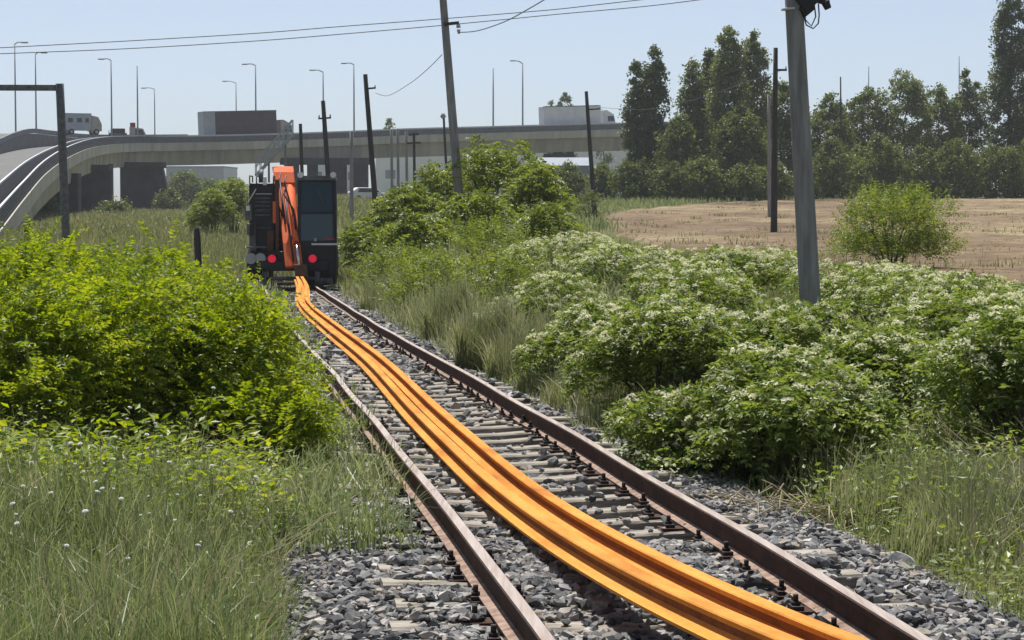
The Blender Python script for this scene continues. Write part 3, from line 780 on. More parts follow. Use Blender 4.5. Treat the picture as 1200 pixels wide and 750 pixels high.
# long grass, left foreground
x, y, r = scatter(64000, 7.5, 24, lambda y: (-3.2 - y * .20 - xc(y) * .6, -1.72 + edge_noise(y, 1)), 21, 0)
t = x - xc(y)
ht = r.uniform(.22, .50, len(x)) * (.55 + .45 * sstep(1.7, 2.3, -t)) * (1 + .35 * np.sin(x * 3.1 + y) * np.sin(y * 2.2 + x * 1.3) + .2 * np.sin(x * 7.3) * np.sin(y * 4.9))
V, Fc = blades(x, y, gz(x, y) - .02, ht, r.uniform(.004, .009, len(x)) * (y / 11) ** .6, .42, 22)
tag(npmesh('tall_grass', V, Fc, M['grass']), 'long green grass in the left foreground', 'grass', kind='stuff')
# low weeds creeping over the ballast on the left
x, y, r = scatter(15000, 12.3, 64, lambda y: (-2.2 + 0 * y, -1.0 + .22 * np.sin(y * 1.7) + .15 * np.sin(y * 3.9) + .4 * sstep(31, 37, y)), 23, 0)
V, Fc = blades(x, y, ztr(y) - .08, r.uniform(.10, .42, len(x)), r.uniform(.006, .013, len(x)) * (y / 12) ** .6, .7, 24)
tag(npmesh('trackside_weeds', V, Fc, M['grass']), 'weeds creeping over the ballast towards the left rail', 'weeds', kind='stuff')
# meadow left, further off
x, y, r = scatter(60000, 20, 170, lambda y: (-6 - .30 * y, -1.5 - .0 * y), 25, 0)
V, Fc = blades(x, y, gz(x, y) - .03, r.uniform(.35, .85, len(x)), .010 * (y / 25) ** .85 * r.uniform(.6, 1.3, len(x)), .4, 26)
tag(npmesh('meadow_grass', V, Fc, M['meadow']), 'straw green meadow grass on the left, reaching to the bridge', 'grass', kind='stuff')
x, y, r = scatter(26000, 120, 345, lambda y: (-.15 * y, .10 * y), 45, 1)
V, Fc = blades(x, y, gz(x, y) - .03, r.uniform(.35, .8, len(x)), r.uniform(.06, .12, len(x)), .5, 46)
tag(npmesh('far_meadow_grass', V, Fc, M['meadow']), 'pale meadow grass running under the bridge piers', 'grass', kind='stuff')
# right verge grass
x, y, r = scatter(42000, 8.5, 40, lambda y: (1.64 - .32 * sstep(10, 14, y) + edge_noise(y, 4) * .8, 4.8 + y * .05), 27, 0)
ht = r.uniform(.12, .42, len(x)) * (1 + .3 * np.sin(x * 2.3 + y)) * (.5 + .5 * sstep(1.6, 2.4, x - xc(y)))
V, Fc = blades(x, y, np.maximum(gz(x, y), ztr(y) - .12 - .3 * (np.abs(x - xc(y)) > 2.2)) - .02, ht, r.uniform(.005, .010, len(x)) * (y / 12) ** .6, .5, 28)
tag(npmesh('verge_grass', V, Fc, M['grass']), 'green verge grass between the right ballast edge and the shrubs', 'grass', kind='stuff')
x, y, r = scatter(24000, 17.5, 62, lambda y: (1.28 + edge_noise(y, 2), 2.5 + .045 * y), 47, 0)
t = x - xc(y); ht = r.uniform(.40, 1.25, len(x)) * (.35 + .65 * sstep(1.15, 1.8, t)) * (.75 + .35 * np.sin(y * 1.1) * np.sin(y * .43 + 1)) * (.6 + .4 * sstep(18, 24, y))
V, Fc = blades(x, y, np.maximum(gz(x, y), ztr(y) - .12 - .3 * (t > 2.2)) - .02, ht, r.uniform(.004, .009, len(x)) * (y / 12) ** .6, .35, 48)
tag(npmesh('wispy_grass', V, Fc, M['tallgrass']), 'pale wispy seeding grass along the right ballast edge', 'grass', kind='stuff')
x, y, r = scatter(22000, 36, 110, lambda y: (1.75 + 0 * y, 9.0 + .02 * y), 29, 0)
V, Fc = blades(x, y, gz(x, y) - .03, r.uniform(.3, .8, len(x)), .014 * (y / 30) ** .85 * r.uniform(.6, 1.3, len(x)), .4, 30)
tag(npmesh('bank_grass', V, Fc, M['meadow']), 'grass on the right bank near the excavator and field edge', 'grass', kind='stuff')
x, y, r = scatter(15000, 110, 260, lambda y: (.05 * y + 2, np.interp(y, [110, 150, 260], [18, 26, 75])), 31, .9)
fxl = np.interp(y, [47, 70, 100, 150, 175, 215, 262, 268], [7.0, 5.2, 4.6, 5.3, 8, 19.5, 45, 52])
k = x < fxl + r.normal(0, .8, len(x)); x, y = x[k], y[k]
V, Fc = blades(x, y, gz(x, y) - .03, r.uniform(.3, .7, len(x)), r.uniform(.05, .10, len(x)), .4, 32)
tag(npmesh('far_grass', V, Fc, M['grass']), 'green grass strip between the field and the far shrubs', 'grass', kind='stuff')
# stubble on the field
x = r.uniform(0, 1, 5000); y = 47 * (262 / 47) ** r.uniform(0, 1, 5000)
fa = np.interp(y, fy, fx0); fb = np.minimum(fx1[-1], .30 * y + 6); x = fa + (fb - fa) * x
V, Fc = blades(x, y, gz(x, y) + .14, r.uniform(.02, .07, len(x)), r.uniform(.02, .06, len(x)) * (y / 70) ** .8, 1.6, 33)
tag(npmesh('field_stubble', V, Fc, M['stubble']), 'dry stubble and straw scattered over the brown field', 'stubble', kind='stuff')

# overgrown track beyond the excavator
x, y, r = scatter(9000, 67, 200, lambda y: (-3.5 + 0 * y, 3.5 + 0 * y), 41, 0)
V, Fc = blades(x, y, ztr(y) - .1, r.uniform(.4, .8, len(x)), .016 * (y / 40) ** .85 * r.uniform(.6, 1.3, len(x)), .4, 42)
tag(npmesh('track_grass', V, Fc, M['meadow']), 'grass overgrowing the track beyond the excavator', 'grass', kind='stuff')
# leafy ground weeds between the grass
def weeds(n, y0, y1, tf, seed, lab, hmax=.3, mt='sumac', ls=.05):
    x, y, r = scatter(n, y0, y1, tf, seed, 0)
    k = 9
    hh = r.uniform(.05, hmax, n)
    P_ = np.stack([x, y, gz(x, y)], -1)
    P_ = np.repeat(P_, k, 0); m = len(P_)
    P_[:, 2] += np.repeat(hh, k) * r.uniform(.2, 1, m); P_[:, :2] += r.normal(0, .05, (m, 2))
    a = r.uniform(0, 6.283, m); dv = np.stack([np.cos(a), np.sin(a), r.uniform(-.2, .7, m)], -1)
    L = ls * r.uniform(.5, 1.5, m) * (np.repeat(y, k) / 12) ** .5
    V, Fc = leaves(P_, dv, np.array([0, 0, 1.]) + r.normal(size=(m, 3)) * .4, L, L * r.uniform(.3, .6, m))
    tag(npmesh('leafy_weeds', V, Fc, M[mt]), lab, 'weeds', kind='stuff')
weeds(2600, 8.5, 30, lambda y: (1.75 + edge_noise(y, 4), 4.8 + y * .05), 43, 'low leafy weeds in the verge grass on the right')
weeds(2600, 8.5, 24, lambda y: (-3.2 - y * .2 - xc(y) * .6, -1.8 + edge_noise(y, 1)), 44, 'low leafy weeds in the long grass on the left', .3, 'sumac', .035)

# straggling weeds on the field
r = np.random.default_rng(71); nc = 170
cy = 50 * (255 / 50) ** r.random(nc); ca = np.interp(cy, fy, fx0) + 1; cx = ca + (np.minimum(fx1[-1], .30 * cy + 6) - ca) * r.random(nc) ** 1.5
x = np.repeat(cx, 22) + r.normal(0, .45, nc * 22); y = np.repeat(cy, 22) + r.normal(0, .5, nc * 22)
V, Fc = blades(x, y, gz(x, y) + .14, r.uniform(.05, .28, len(x)), .016 * (y / 40) ** .85 * r.uniform(.7, 1.5, len(x)), .7, 72)
tag(npmesh('field_weeds', V, Fc, M['meadow']), 'straggling weeds and volunteer grass on the bare field', 'weeds', kind='stuff')
# herbs filling the edge of the left thicket, and dry stalks in the long grass
weeds(2600, 12.8, 17.5, lambda y: (-3.0 - y * .17 - xc(y) * .6, -1.75 + edge_noise(y, 3)), 61, 'leafy herbs at the foot of the left shrubs', .62, 'robinia', .06)
weeds(1500, 12.6, 20, lambda y: (-2.1 + 0 * y, -1.05 + edge_noise(y, 3)), 62, 'leafy herbs hanging over the ballast by the left rail', .4, 'elder', .045)
weeds(1800, 13, 19, lambda y: (2.0 + edge_noise(y, 3), 5.0 + .05 * y), 63, 'leafy herbs at the foot of the right shrubs', .45, 'elder', .05)
for sd, rng_, lab in ((64, lambda y: (-3.2 - y * .2 - xc(y) * .6, -1.8 + 0 * y), 'dry bent stalks in the long grass on the left'), (65, lambda y: (1.9 + 0 * y, 4.8 + y * .05), 'dry bent stalks in the verge grass on the right')):
    x, y, r = scatter(1500, 8.5, 20, rng_, sd, 0)
    V, Fc = blades(x, y, gz(x, y) - .02, r.uniform(.25, .7, len(x)), r.uniform(.004, .008, len(x)) * (y / 11) ** .6, .8, sd)
    tag(npmesh('dry_stalks', V, Fc, M['dry']), lab, 'dead stalks', kind='stuff')
# tall seeding grass tufts (things)
def tuft(px, d, rad, h, n, seed, lab, mt='tallgrass'):
    r = np.random.default_rng(seed); x0 = (px - 600) / F * d
    a = r.uniform(0, 6.283, n); q = rad * np.sqrt(r.random(n))
    x = q * np.cos(a); y = q * np.sin(a)
    z = gz(x + x0, y + d) - float(gz(x0, d))
    hh = h * r.uniform(.45, 1.05, n) * (1 - .35 * (q / rad) ** 2)
    V, Fc = blades(x, y, z - .03, hh, r.uniform(.005, .010, n) * (d / 15) ** .6, .22, seed)
    o = npmesh('grass_tuft', V, Fc, M[mt], loc=(x0, d, float(gz(x0, d))))
    tag(o, lab, 'grass tuft', 'tall grass tufts on the right bank')
tuft(572, 28.5, .45, 1.35, 2600, 51, 'tallest seeding grass tuft, beside the right rail below the leaning pole')
tuft(612, 26.5, .45, 1.1, 2000, 52, 'seeding grass tuft just right of the tallest tuft')
tuft(690, 22.6, .5, .8, 1800, 53, 'shorter grey green grass tuft in front of the dark elder hollow')
tuft(648, 24.5, .45, .75, 1500, 57, 'short grass tuft between the seeding tufts and the grey green one')
tuft(720, 20.0, .4, .6, 1200, 54, 'dry looking low grass tuft at the foot of the dark elder hollow')
tuft(1120, 14.2, .8, .5, 1500, 55, 'broad green grass tuft right of the pale rock')
tuft(1190, 12.8, .7, .5, 1300, 56, 'green grass tuft at the right picture edge, nearest the ballast')
tuft(528, 36.0, .5, 1.3, 1500, 58, 'far grass tuft leaning over the right rail')
tuft(456, 49.0, .7, 1.2, 1500, 59, 'far grass tuft right of the excavator wheels')
# dry cut stalks
def stalks(px, d, n, seed, lab):
    r = random.Random(seed); x0 = (px - 600) / F * d; m = MB()
    for i in range(n):
        a = r.uniform(0, 6.28); L = r.uniform(.2, .6); cx, cy = r.gauss(0, .3), r.gauss(0, .35)
        m.tube([(cx, cy, .03), (cx + L * .5 * math.cos(a), cy + L * .5 * math.sin(a), r.uniform(.06, .2)), (cx + L * math.cos(a), cy + L * math.sin(a), r.uniform(.02, .22))], [.006, .005, .003], 5)
    o = m.build('dry_stalks', M['dry'], loc=(x0, d, float(gz(x0, d))))
    tag(o, lab, 'dead stalks', kind='stuff')
stalks(950, 14.4, 130, 3, 'pale dry cut stalks lying at the front foot of the elder thicket')
stalks(1040, 15.0, 60, 4, 'dry stalks below the brown gap in the thicket')
stalks(1105, 18.6, 30, 5, 'brown dead stalks in the gap between the elder shrubs')
# white flowers in the left grass
fr_ = random.Random(8)
fl_pts = [(37, 543), (30, 495), (9, 503), (71, 526), (83, 520), (94, 521), (112, 565), (120, 573), (133, 573), (152, 478), (149, 491), (182, 497), (172, 510), (189, 511), (135, 513), (141, 515), (173, 526), (88, 544), (114, 577), (230, 541), (248, 546), (27, 570), (42, 572), (15, 591), (19, 603), (20, 614), (165, 604), (175, 602), (142, 585), (174, 582), (208, 580), (235, 581), (60, 578), (205, 610), (232, 640), (58, 470), (5, 388), (4, 375), (198, 542), (100, 600), (250, 455), (78, 640), (150, 655), (300, 560), (270, 600)]
fproto = None
def flower_proto():
    m = MB(); k = 20; r = random.Random(1)
    for i in range(k):
        a = 6.283 * i / k + r.uniform(-.1, .1); q = .016 + .006 * (i % 2)
        ca, sa = math.cos(a), math.sin(a)
        m.add([(0, 0, .006), (q * .6 * ca - .005 * sa, q * .6 * sa + .005 * ca, .010), (q * ca, q * sa, .002), (q * .6 * ca + .005 * sa, q * .6 * sa - .005 * ca, .010)], [(0, 1, 2, 3)])
    m.tube([(0, 0, -.004), (0, 0, .013)], [.010, .006], 8)
    o = m.build('white_flower', M['daisy'])
    s = MB(); s.tube([(0, 0, -.003), (.02, .006, -.35), (.03, 0, -.85)], [.0025, .003, .0035], 5); s.build('flower_stem', M['grass'], o)
    return o
for i, (px, py) in enumerate(fl_pts):
    d = min(max(2600 * 1.42 / (py - 228), 9.5), 15.2)
    p = W(px, py, d)
    if p.z > gz(p.x, p.y) + .75: p = W(px, py, 15.0)
    o = fproto if i and False else (flower_proto() if i == 0 else copy_tree(fproto))
    if i == 0: fproto = o
    o.location = p; o.rotation_euler = (fr_.uniform(-.5, .5), fr_.uniform(-.5, .5), fr_.uniform(0, 6)); sc_ = fr_.uniform(.42, .85); o.scale = (sc_,) * 3
    tag(o, 'small white wildflower head rising out of the long left grass', 'flower', 'white wildflowers in the left grass')

# rocks
def rock(name, px, py, d, sx, sz, seed, lab, mt='rock'):
    r = np.random.default_rng(seed)
    import bmesh
    bm = bmesh.new(); bmesh.ops.create_icosphere(bm, subdivisions=3, radius=1)
    pl = unit(r.normal(size=(9, 3)))
    for v in bm.verts:
        c = np.array(v.co)
        for q in pl:
            e = c @ q
            if e > .62: c = c - q * (e - .62) * .9
        c = c * (1 + .03 * r.normal())
        v.co = Vector(c * np.array([sx, sx * .7, sz]))
    me = bpy.data.meshes.new(name); bm.to_mesh(me); bm.free(); me.materials.append(M[mt])
    o = bpy.data.objects.new(name, me); col.objects.link(o)
    x0 = (px - 600) / F * d; o.location = (x0, d, float(gz(x0, d)) + sz * .35)
    tag(o, lab, 'rock')
rock('rock', 1050, 600, 12.2, .14, .17, 2, 'pale angular rock in the grass at the right ballast edge')
rock('concrete_lump', 667, 290, 60, .45, .38, 4, 'grey concrete lump at the field edge beside the tall green shrubs')

# ------------------------------------------------------------------ poles
PG = 'utility poles'
def px_pole(name, d, top, bot, r0, r1, mt, lab, group=PG, sink=None, parts=None):
    """tapered pole from photo pixel top to bottom, prolonged into the ground"""
    a = W(*top, d); b = W(*bot, d); dr = (a - b).normalized()
    g_ = float(gz(b.x, d)); b2 = b - dr * max(0, (b.z - g_ + .4) / max(dr.z, .5))
    root = empty(name, b2, 0, lab, 'pole', group)
    m = MB(); L = (a - b2).length
    n = 6
    m.tube([dr * (L * i / n) for i in range(n + 1)], [r0 + (r1 - r0) * i / n for i in range(n + 1)], 16)
    m.build('shaft', M[mt], root)
    return root, b2, a
# thick concrete pole
root, b0, top = px_pole('concrete_pole', 25.5, (927.0, -60), (949, 345), .130, .100, 'pole', 'thick grey leaning concrete pole standing among the flowering elder shrubs')
P = lambda px, py, d=25.5, dy=0: W(px, py, d) + Vector((0, dy, 0)) - b0
m = MB(); q = P(926.5, 10.5); ax = (P(926, 0) - P(927, 20)).normalized()
m.tube([q - ax * .012, q + ax * .012], .1085, 20); m.build('band', M['whiterail'], root)
m = MB()
m.beam(P(937, 8, dy=-.06), P(950, -4, dy=-.06), .16, .2); m.beam(P(938, 16, dy=-.08), P(950, 6, dy=-.05), .10, .12); m.beam(P(945, -2, dy=-.05), P(971, 4, dy=-.05), .07, .06)
m.tube([P(966, 2, dy=-.05), P(970, 11, dy=-.05)], [.05, .04], 10)
m.build('bracket', M['ex_dark'], root, bevel=.01)
for pts in ([(958, 5), (959, 18), (958, 28), (952, 34), (944, 30), (941, 20)], [(953, 4), (955, 20), (950, 31), (943, 24), (942, 16)]):
    m = MB(); m.tube([P(*p_, dy=-.07) for p_ in pts], .009, 6); m.build('loose_cable', M['wire'], root)
# leaning pole
root, b0, top = px_pole('concrete_pole', 76.0, (514.5, -60), (541, 272), .175, .115, 'pole', 'tall leaning concrete pole rising from the green shrubs, wires across it')
P = lambda px, py, d=76.0, dy=0: W(px, py, d) + Vector((0, dy, 0)) - b0
m = MB(); m.beam(P(520, 29, dy=-.15), P(538, 27, dy=-.15), .12, .10); m.build('crossarm', M['darkpole'], root)
m = MB(); m.tube([P(537, 28, dy=-.15), P(537.5, 33, dy=-.15)], [.06, .08], 10); m.tube([P(537.5, 35, dy=-.15), P(538, 40, dy=-.15)], [.07, .04], 10); m.build('insulator', M['insul'], root)
def thin_pole(d, top, bot, w0, w1, mt, lab, arms=(), ins=(), name='utility_pole', group=PG):
    root, b0, t_ = px_pole(name, d, top, bot, w0 * d / F / 2, w1 * d / F / 2, mt, lab, group)
    for (x0, y0, x1, y1, w) in arms:
        m = MB(); m.beam(W(x0, y0, d - .12) - b0, W(x1, y1, d - .12) - b0, w * d / F, w * d / F); m.build('crossarm', M['darkpole'], root)
    for (x, y) in ins:
        m = MB(); m.tube([W(x, y + 1, d - .12) - b0, W(x, y - 3.5, d - .12) - b0], [1.1 * d / F, .7 * d / F], 8); m.build('insulator', M['insul'], root)
    return root
thin_pole(118, (428, 87), (438, 214), 7.2, 5.2, 'darkpole', 'dark leaning pole with a short right arm, right of the excavator', [(429, 104, 440, 103, 2)], [(439.5, 103)])
thin_pole(140, (378.5, 118), (384.5, 206), 6.5, 5, 'darkpole', 'dark leaning pole with a crossarm, above the excavator cab', [(373, 139, 388, 138, 2)], [(374, 138), (387, 137)])
thin_pole(150, (352, 145), (354, 206), 4.6, 4, 'darkpole', 'shorter dark pole between the steel stairs and the cab')
thin_pole(135, (412, 154), (412, 240), 5, 4.2, 'pole', 'pale grey pole in front of the dark bridge pier, right of the excavator')
for px, t_, lab, arms in ((458.5, 152, 'leftmost of the four short grey posts before the bridge', ()), (466, 151, 'second of the four short grey posts before the bridge', ()),
                          (476, 154, 'third of the four short grey posts before the bridge', ()), (485, 155, 'short grey post with two crossarms, rightmost of its row', ((479, 158, 491, 157, 2.5), (477, 168, 493, 167, 2)))):
    thin_pole(190, (px, t_), (px + .8, 210), 3.6, 3, 'darkpole' if arms else 'pole', lab, arms, group='short posts before the bridge')
root = thin_pole(170, (520, 138), (523, 198), 3.4, 2.6, 'darkpole', 'slim dark lamp post with a round head just left of the leaning pole', name='lamp_post')
b0 = root.location
m = MB(); m.tube([W(519.5, 139, 170) - b0, W(519.3, 136.5, 170) - b0, W(519, 132, 170) - b0], [.12, .24, .08], 10); m.build('lamp_head', M['lamp'], root)
thin_pole(146, (687, 107), (697.5, 259), 6.2, 4, 'darkpole', 'thin leaning field pole before the bridge, next to the white lorry', [(687, 128.5, 704, 127.5, 1.6)], [(703, 127)])
thin_pole(106, (909, 56), (907, 263), 8.2, 5.2, 'darkpole', 'thin dark pole in the field, left of the thick concrete pole', [(908, 82, 922, 82, 2.4)], [(921, 81)])
thin_pole(150, (901, 112), (901.5, 240), 4.2, 3.6, 'pole', 'pale thin pole right behind the dark field pole')
thin_pole(258, (985, 90), (986, 200), 2.6, 1.6, 'darkpole', 'bare thin mast above the trees right of the concrete pole')
thin_pole(280, (1018, 78), (1018, 190), 1.3, 1, 'lamp', 'faint thin mast above the dark round tree')
thin_pole(280, (1124, 66), (1124, 190), 1.3, 1, 'lamp', 'faint thin mast left of the giant poplar')
# short wooden post in the meadow
root, b0, top = px_pole('wooden_post', 66, (230.5, 267), (232, 300), .105, .1, 'darkpole', 'short dark wooden post standing in the meadow left of the excavator', group=None)
# height gantry on the left
d = 100
root, b0, top = px_pole('height_gantry', d, (70, 98), (77, 268), .19, .19, 'ex_grey', 'grey steel portal post with a level beam at the left picture edge', group=None)
root['category'] = 'gantry'
m = MB(); m.beam(W(73, 103, d) - b0, W(-260, 102, d) - b0, .24, .26); m.build('beam', M['ex_grey'], root)
m = MB(); m.beam(W(-255, 102, d) - b0, W(-262, 280, d) - b0, .36, .36); m.build('post', M['ex_grey'], root)
root.children[0].name = 'post'

# wires
def wire(pts, r_, lab, name='overhead_wire'):
    P_ = [W(*p) for p in pts]
    out = []
    for i in range(len(P_) - 1):
        for k in range(8): 
            t = k / 8
            p0, p1, p2, p3 = P_[max(i - 1, 0)], P_[i], P_[i + 1], P_[min(i + 2, len(P_) - 1)]
            out.append(.5 * ((2 * p1) + (p2 - p0) * t + (2 * p0 - 5 * p1 + 4 * p2 - p3) * t * t + (3 * p1 - p0 - 3 * p2 + p3) * t ** 3))
    out.append(P_[-1])
    b = out[0].copy(); m = MB(); m.tube([p - b for p in out], r_, 5)
    o = m.build(name, M['wire'], loc=b); tag(o, lab, 'wire', 'overhead wires')
wire([(-120, 63, 82), (0, 56, 80), (150, 48, 79), (300, 39, 78), (400, 31, 77), (518, 22, 76), (640, 12, 75), (700, 5.5, 74), (800, -6, 73)], .016, 'upper of the two long wires crossing the whole sky')
wire([(-120, 68, 82), (0, 63, 80), (150, 57, 79), (300, 48, 78), (400, 40, 77), (537, 28, 75.8), (650, 17, 75), (760, 7, 74), (840, -3, 73)], .016, 'lower of the two long wires, fixed to the arm of the leaning pole')
wire([(538, 38, 75.8), (560, 36, 72), (590, 26, 68), (615, 13, 64), (645, -5, 60), (680, -30, 56)], .017, 'thick wire rising steeply right from the leaning pole')
wire([(518, 64, 76), (500, 82, 85), (480, 98, 100), (455, 112, 118), (440, 109, 118)], .014, 'thin slack wire drooping left from the leaning pole to the dark pole')
wire([(703, 126, 146), (760, 128, 138), (820, 115, 126), (870, 98, 114), (921, 81, 106)], .012, 'faint wire from the field pole past the dark poplars')

# ------------------------------------------------------------------ bridge
EDGE = [(-60, 345, 92), (0, 271, 120), (30, 232, 155), (55, 203, 195), (80, 185, 240), (105, 174, 285), (130, 169.5, 318), (160, 168, 340), (200, 167.5, 350), (300, 165.5, 358), (400, 162, 364), (480, 158.5, 369), (560, 156.3, 373), (640, 154, 378), (735, 151.5, 383), (930, 148, 393)]
def catm(P_, k=8):
    out = []
    for i in range(len(P_) - 1):
        p0, p1, p2, p3 = P_[max(i - 1, 0)], P_[i], P_[i + 1], P_[min(i + 2, len(P_) - 1)]
        for q in range(k):
            t = q / k
            out.append(.5 * ((2 * p1) + (p2 - p0) * t + (2 * p0 - 5 * p1 + 4 * p2 - p3) * t * t + (3 * p1 - p0 - 3 * p2 + p3) * t ** 3))
    out.append(P_[-1]); return out
epath = catm([W(*e) for e in EDGE])
def offs(path, o, dz=0):
    """offset to the left of the driving direction (away from the viewer on the bridge)"""
    out = []
    n = len(path)
    for i, p in enumerate(path):
        d_ = path[min(i + 1, n - 1)] - path[max(i - 1, 0)]; d_.z = 0; d_.normalize()
        out.append(p + Vector((-d_.y, d_.x, 0)) * o + Vector((0, 0, dz)))
    return out
def ribbon(mb, rails, close=True):
    """skin between several parallel polylines, closed round"""
    n = len(rails[0]); k = len(rails)
    vs = [rails[j][i] for i in range(n) for j in range(k)]
    fs = [(i * k + j, i * k + (j + 1) % k, (i + 1) * k + (j + 1) % k, (i + 1) * k + j) for i in range(n - 1) for j in range(k if close else k - 1)]
    if close: fs += [tuple(range(k - 1, -1, -1)), tuple((n - 1) * k + j for j in range(k))]
    mb.add(vs, fs)
def section(path, pts): return [offs(path, a, b) for a, b in pts]
b_org = W(300, 240, 360)
bridge = empty('overpass_bridge', b_org, 0, 'long concrete road bridge curving down to the left as a ramp, crossing behind the excavator', 'bridge')
loc_path = [p - b_org for p in epath]
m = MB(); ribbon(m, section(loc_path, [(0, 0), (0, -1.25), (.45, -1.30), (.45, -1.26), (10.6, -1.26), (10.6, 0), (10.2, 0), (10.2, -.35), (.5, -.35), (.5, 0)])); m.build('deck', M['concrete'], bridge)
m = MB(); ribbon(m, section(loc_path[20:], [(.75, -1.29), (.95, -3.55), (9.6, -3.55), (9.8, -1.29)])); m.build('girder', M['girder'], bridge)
m = MB(); ribbon(m, section(loc_path, [(.52, -.345), (10.18, -.345), (10.18, -.30), (.52, -.30)])); m.build('road_surface', M['asphalt'], bridge)
# railing on the near edge: posts, bars, top rail
m = MB(); ribbon(m, section(loc_path, [(.08, 1.08), (.20, 1.08), (.20, 1.18), (.08, 1.18)])); m.build('handrail', M['whiterail'], bridge)
m = MB()
dense = catm(loc_path, 6)
for i in range(0, len(dense) - 1):
    p = offs(dense[max(0, i - 1):i + 2], .14)[1 if i else 0]
    m.beam(p, p + Vector((0, 0, 1.08)), .07, .07)
for zb in (.18, .40, .62, .85): ribbon(m, section(loc_path, [(.11, zb), (.17, zb), (.17, zb + .09), (.11, zb + .09)]))
m.build('railing', M['railing'], bridge)
m = MB(); ribbon(m, section(loc_path, [(0.002, -.12), (.5, -.12), (.5, .02), (-.03, .02), (-.03, -.12)])); m.build('kerb_edge', M['whiterail'] if False else M['concrete'], bridge)
m = MB(); ribbon(m, section(loc_path, [(1.7, -.28), (1.74, -.28), (1.74, .95), (1.7, .95)])); m.build('fence_panel', M['railing'], bridge)
m = MB(); ribbon(m, section(loc_path, [(1.66, .96), (1.78, .96), (1.78, 1.1), (1.66, 1.1)])); m.build('fence_rail', M['whiterail'], bridge)
for o_ in (2.3, 9.6):
    m = MB(); ribbon(m, section(loc_path, [(o_, .25), (o_ + .08, .25), (o_ + .08, .60), (o_, .60)]))
    for i in range(0, len(dense), 2):
        p = offs(dense[max(0, i - 1):i + 2], o_ + .12)[1 if i else 0]; m.beam(p + Vector((0, 0, -.3)), p + Vector((0, 0, .5)), .1, .1)
    m.build('guard_rail', M['whiterail'], bridge)
m = MB(); ribbon(m, section(loc_path, [(10.3, 0), (10.6, 0), (10.6, .85), (10.3, .85)])); m.build('far_parapet', M['railing'], bridge)
# ramp walls: retaining wall under the low part
low = loc_path[2:21]
vs = []; mm = MB()
for p, e in zip(offs(low, .3), low):
    vs += [p + Vector((0, 0, -1.26)), Vector((p.x, p.y, -b_org.z - 1.6))]
mm.add(vs, [(2 * i, 2 * i + 1, 2 * i + 3, 2 * i + 2) for i in range(len(low) - 1)])
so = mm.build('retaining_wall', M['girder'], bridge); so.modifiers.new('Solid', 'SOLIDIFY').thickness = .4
# piers
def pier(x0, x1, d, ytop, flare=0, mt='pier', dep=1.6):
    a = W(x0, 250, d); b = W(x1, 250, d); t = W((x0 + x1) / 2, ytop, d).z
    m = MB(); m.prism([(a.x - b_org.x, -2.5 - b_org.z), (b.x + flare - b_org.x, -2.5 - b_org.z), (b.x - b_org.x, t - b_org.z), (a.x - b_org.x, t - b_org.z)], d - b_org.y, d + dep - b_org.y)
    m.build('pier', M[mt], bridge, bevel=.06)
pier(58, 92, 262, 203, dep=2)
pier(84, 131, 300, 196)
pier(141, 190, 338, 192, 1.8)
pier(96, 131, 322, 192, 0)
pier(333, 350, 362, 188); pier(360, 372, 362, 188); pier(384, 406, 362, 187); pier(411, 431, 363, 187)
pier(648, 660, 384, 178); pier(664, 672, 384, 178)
m = MB(); a = W(632, 190, 383.5) - b_org; b = W(675, 190, 383.5) - b_org; zt_ = W(650, 180, 383).z - b_org.z
m.prism([(a.x, a.z), (a.x + .9, a.z - .6), (b.x - .9, a.z - .6), (b.x, a.z), (b.x - .5, zt_), (a.x + .9, zt_)], a.y, a.y + 2)
m.build('pier_cap', M['pier'], bridge)
# pier caps of the left group
for (x0, x1, d, y0, y1) in ((100, 128, 299, 193, 200), (140, 192, 336, 190, 197), (328, 434, 361, 185, 193)):
    a = W(x0, y1, d) - b_org; b = W(x1, y0, d) - b_org
    m = MB(); m.box(a.x, b.x, a.y - .2, a.y + 2.4, a.z, b.z); m.build('pier_cap', M['pier'], bridge)

# second carriageway behind the ramp
E2 = [(-140, 222, 150), (-40, 188, 225), (0, 171, 265), (18, 163, 285), (38, 158, 305), (62, 160, 325), (100, 163.5, 345), (150, 164, 358), (220, 163.5, 366)]
p2 = catm([W(*e) for e in E2]); o2 = W(30, 240, 300)
ramp2 = empty('far_ramp', o2, 0, 'humped second road ramp behind the first one at the left edge', 'ramp')
lp2 = [p - o2 for p in p2]
m = MB(); ribbon(m, section(lp2, [(0, .15), (0, -2.6), (9, -2.6), (9, .15)])); m.build('deck', M['asphalt'], ramp2)
m = MB(); ribbon(m, section(lp2, [(-.04, .2), (.3, .2), (.3, .85), (-.04, .85)])); m.build('parapet', M['railing'], ramp2)

# street lamps on the bridge
LG = 'street lamps along the bridge'
def lamp(px, top, base, d, arms, lab, w=2.2):
    a = W(px, base, d); t = W(px, top, d)
    root = empty('street_lamp', a, 0, lab, 'street lamp', LG)
    m = MB(); r_ = w * d / F / 2; m.tube([(0, 0, 0), (0, 0, t.z - a.z)], [r_, r_ * .6], 8); m.build('lamp_pole', M['lamp'], root)
    for (ax, ay) in arms:
        e = W(ax, ay, d) - a; s_ = Vector((0, 0, t.z - a.z - .1))
        m = MB(); m.tube([s_, s_.lerp(e, .5) + Vector((0, 0, .15)), e], r_ * .6, 6); m.build('lamp_arm', M['lamp'], root)
        m = MB(); sg = 1 if e.x > 0 else -1
        m.box(min(e.x, e.x + sg * .9), max(e.x, e.x + sg * .9), -.2, .2, e.z - .14, e.z + .06); m.build('lamp_head', M['lamp'], root, bevel=.05)
lamp(18.5, 51, 158, 300, [(25, 49.5)], 'street lamp nearest the left picture edge, taller of the first pair')
lamp(42.5, 63, 156, 320, [(48, 61.5)], 'second street lamp from the left, beside the tallest one')
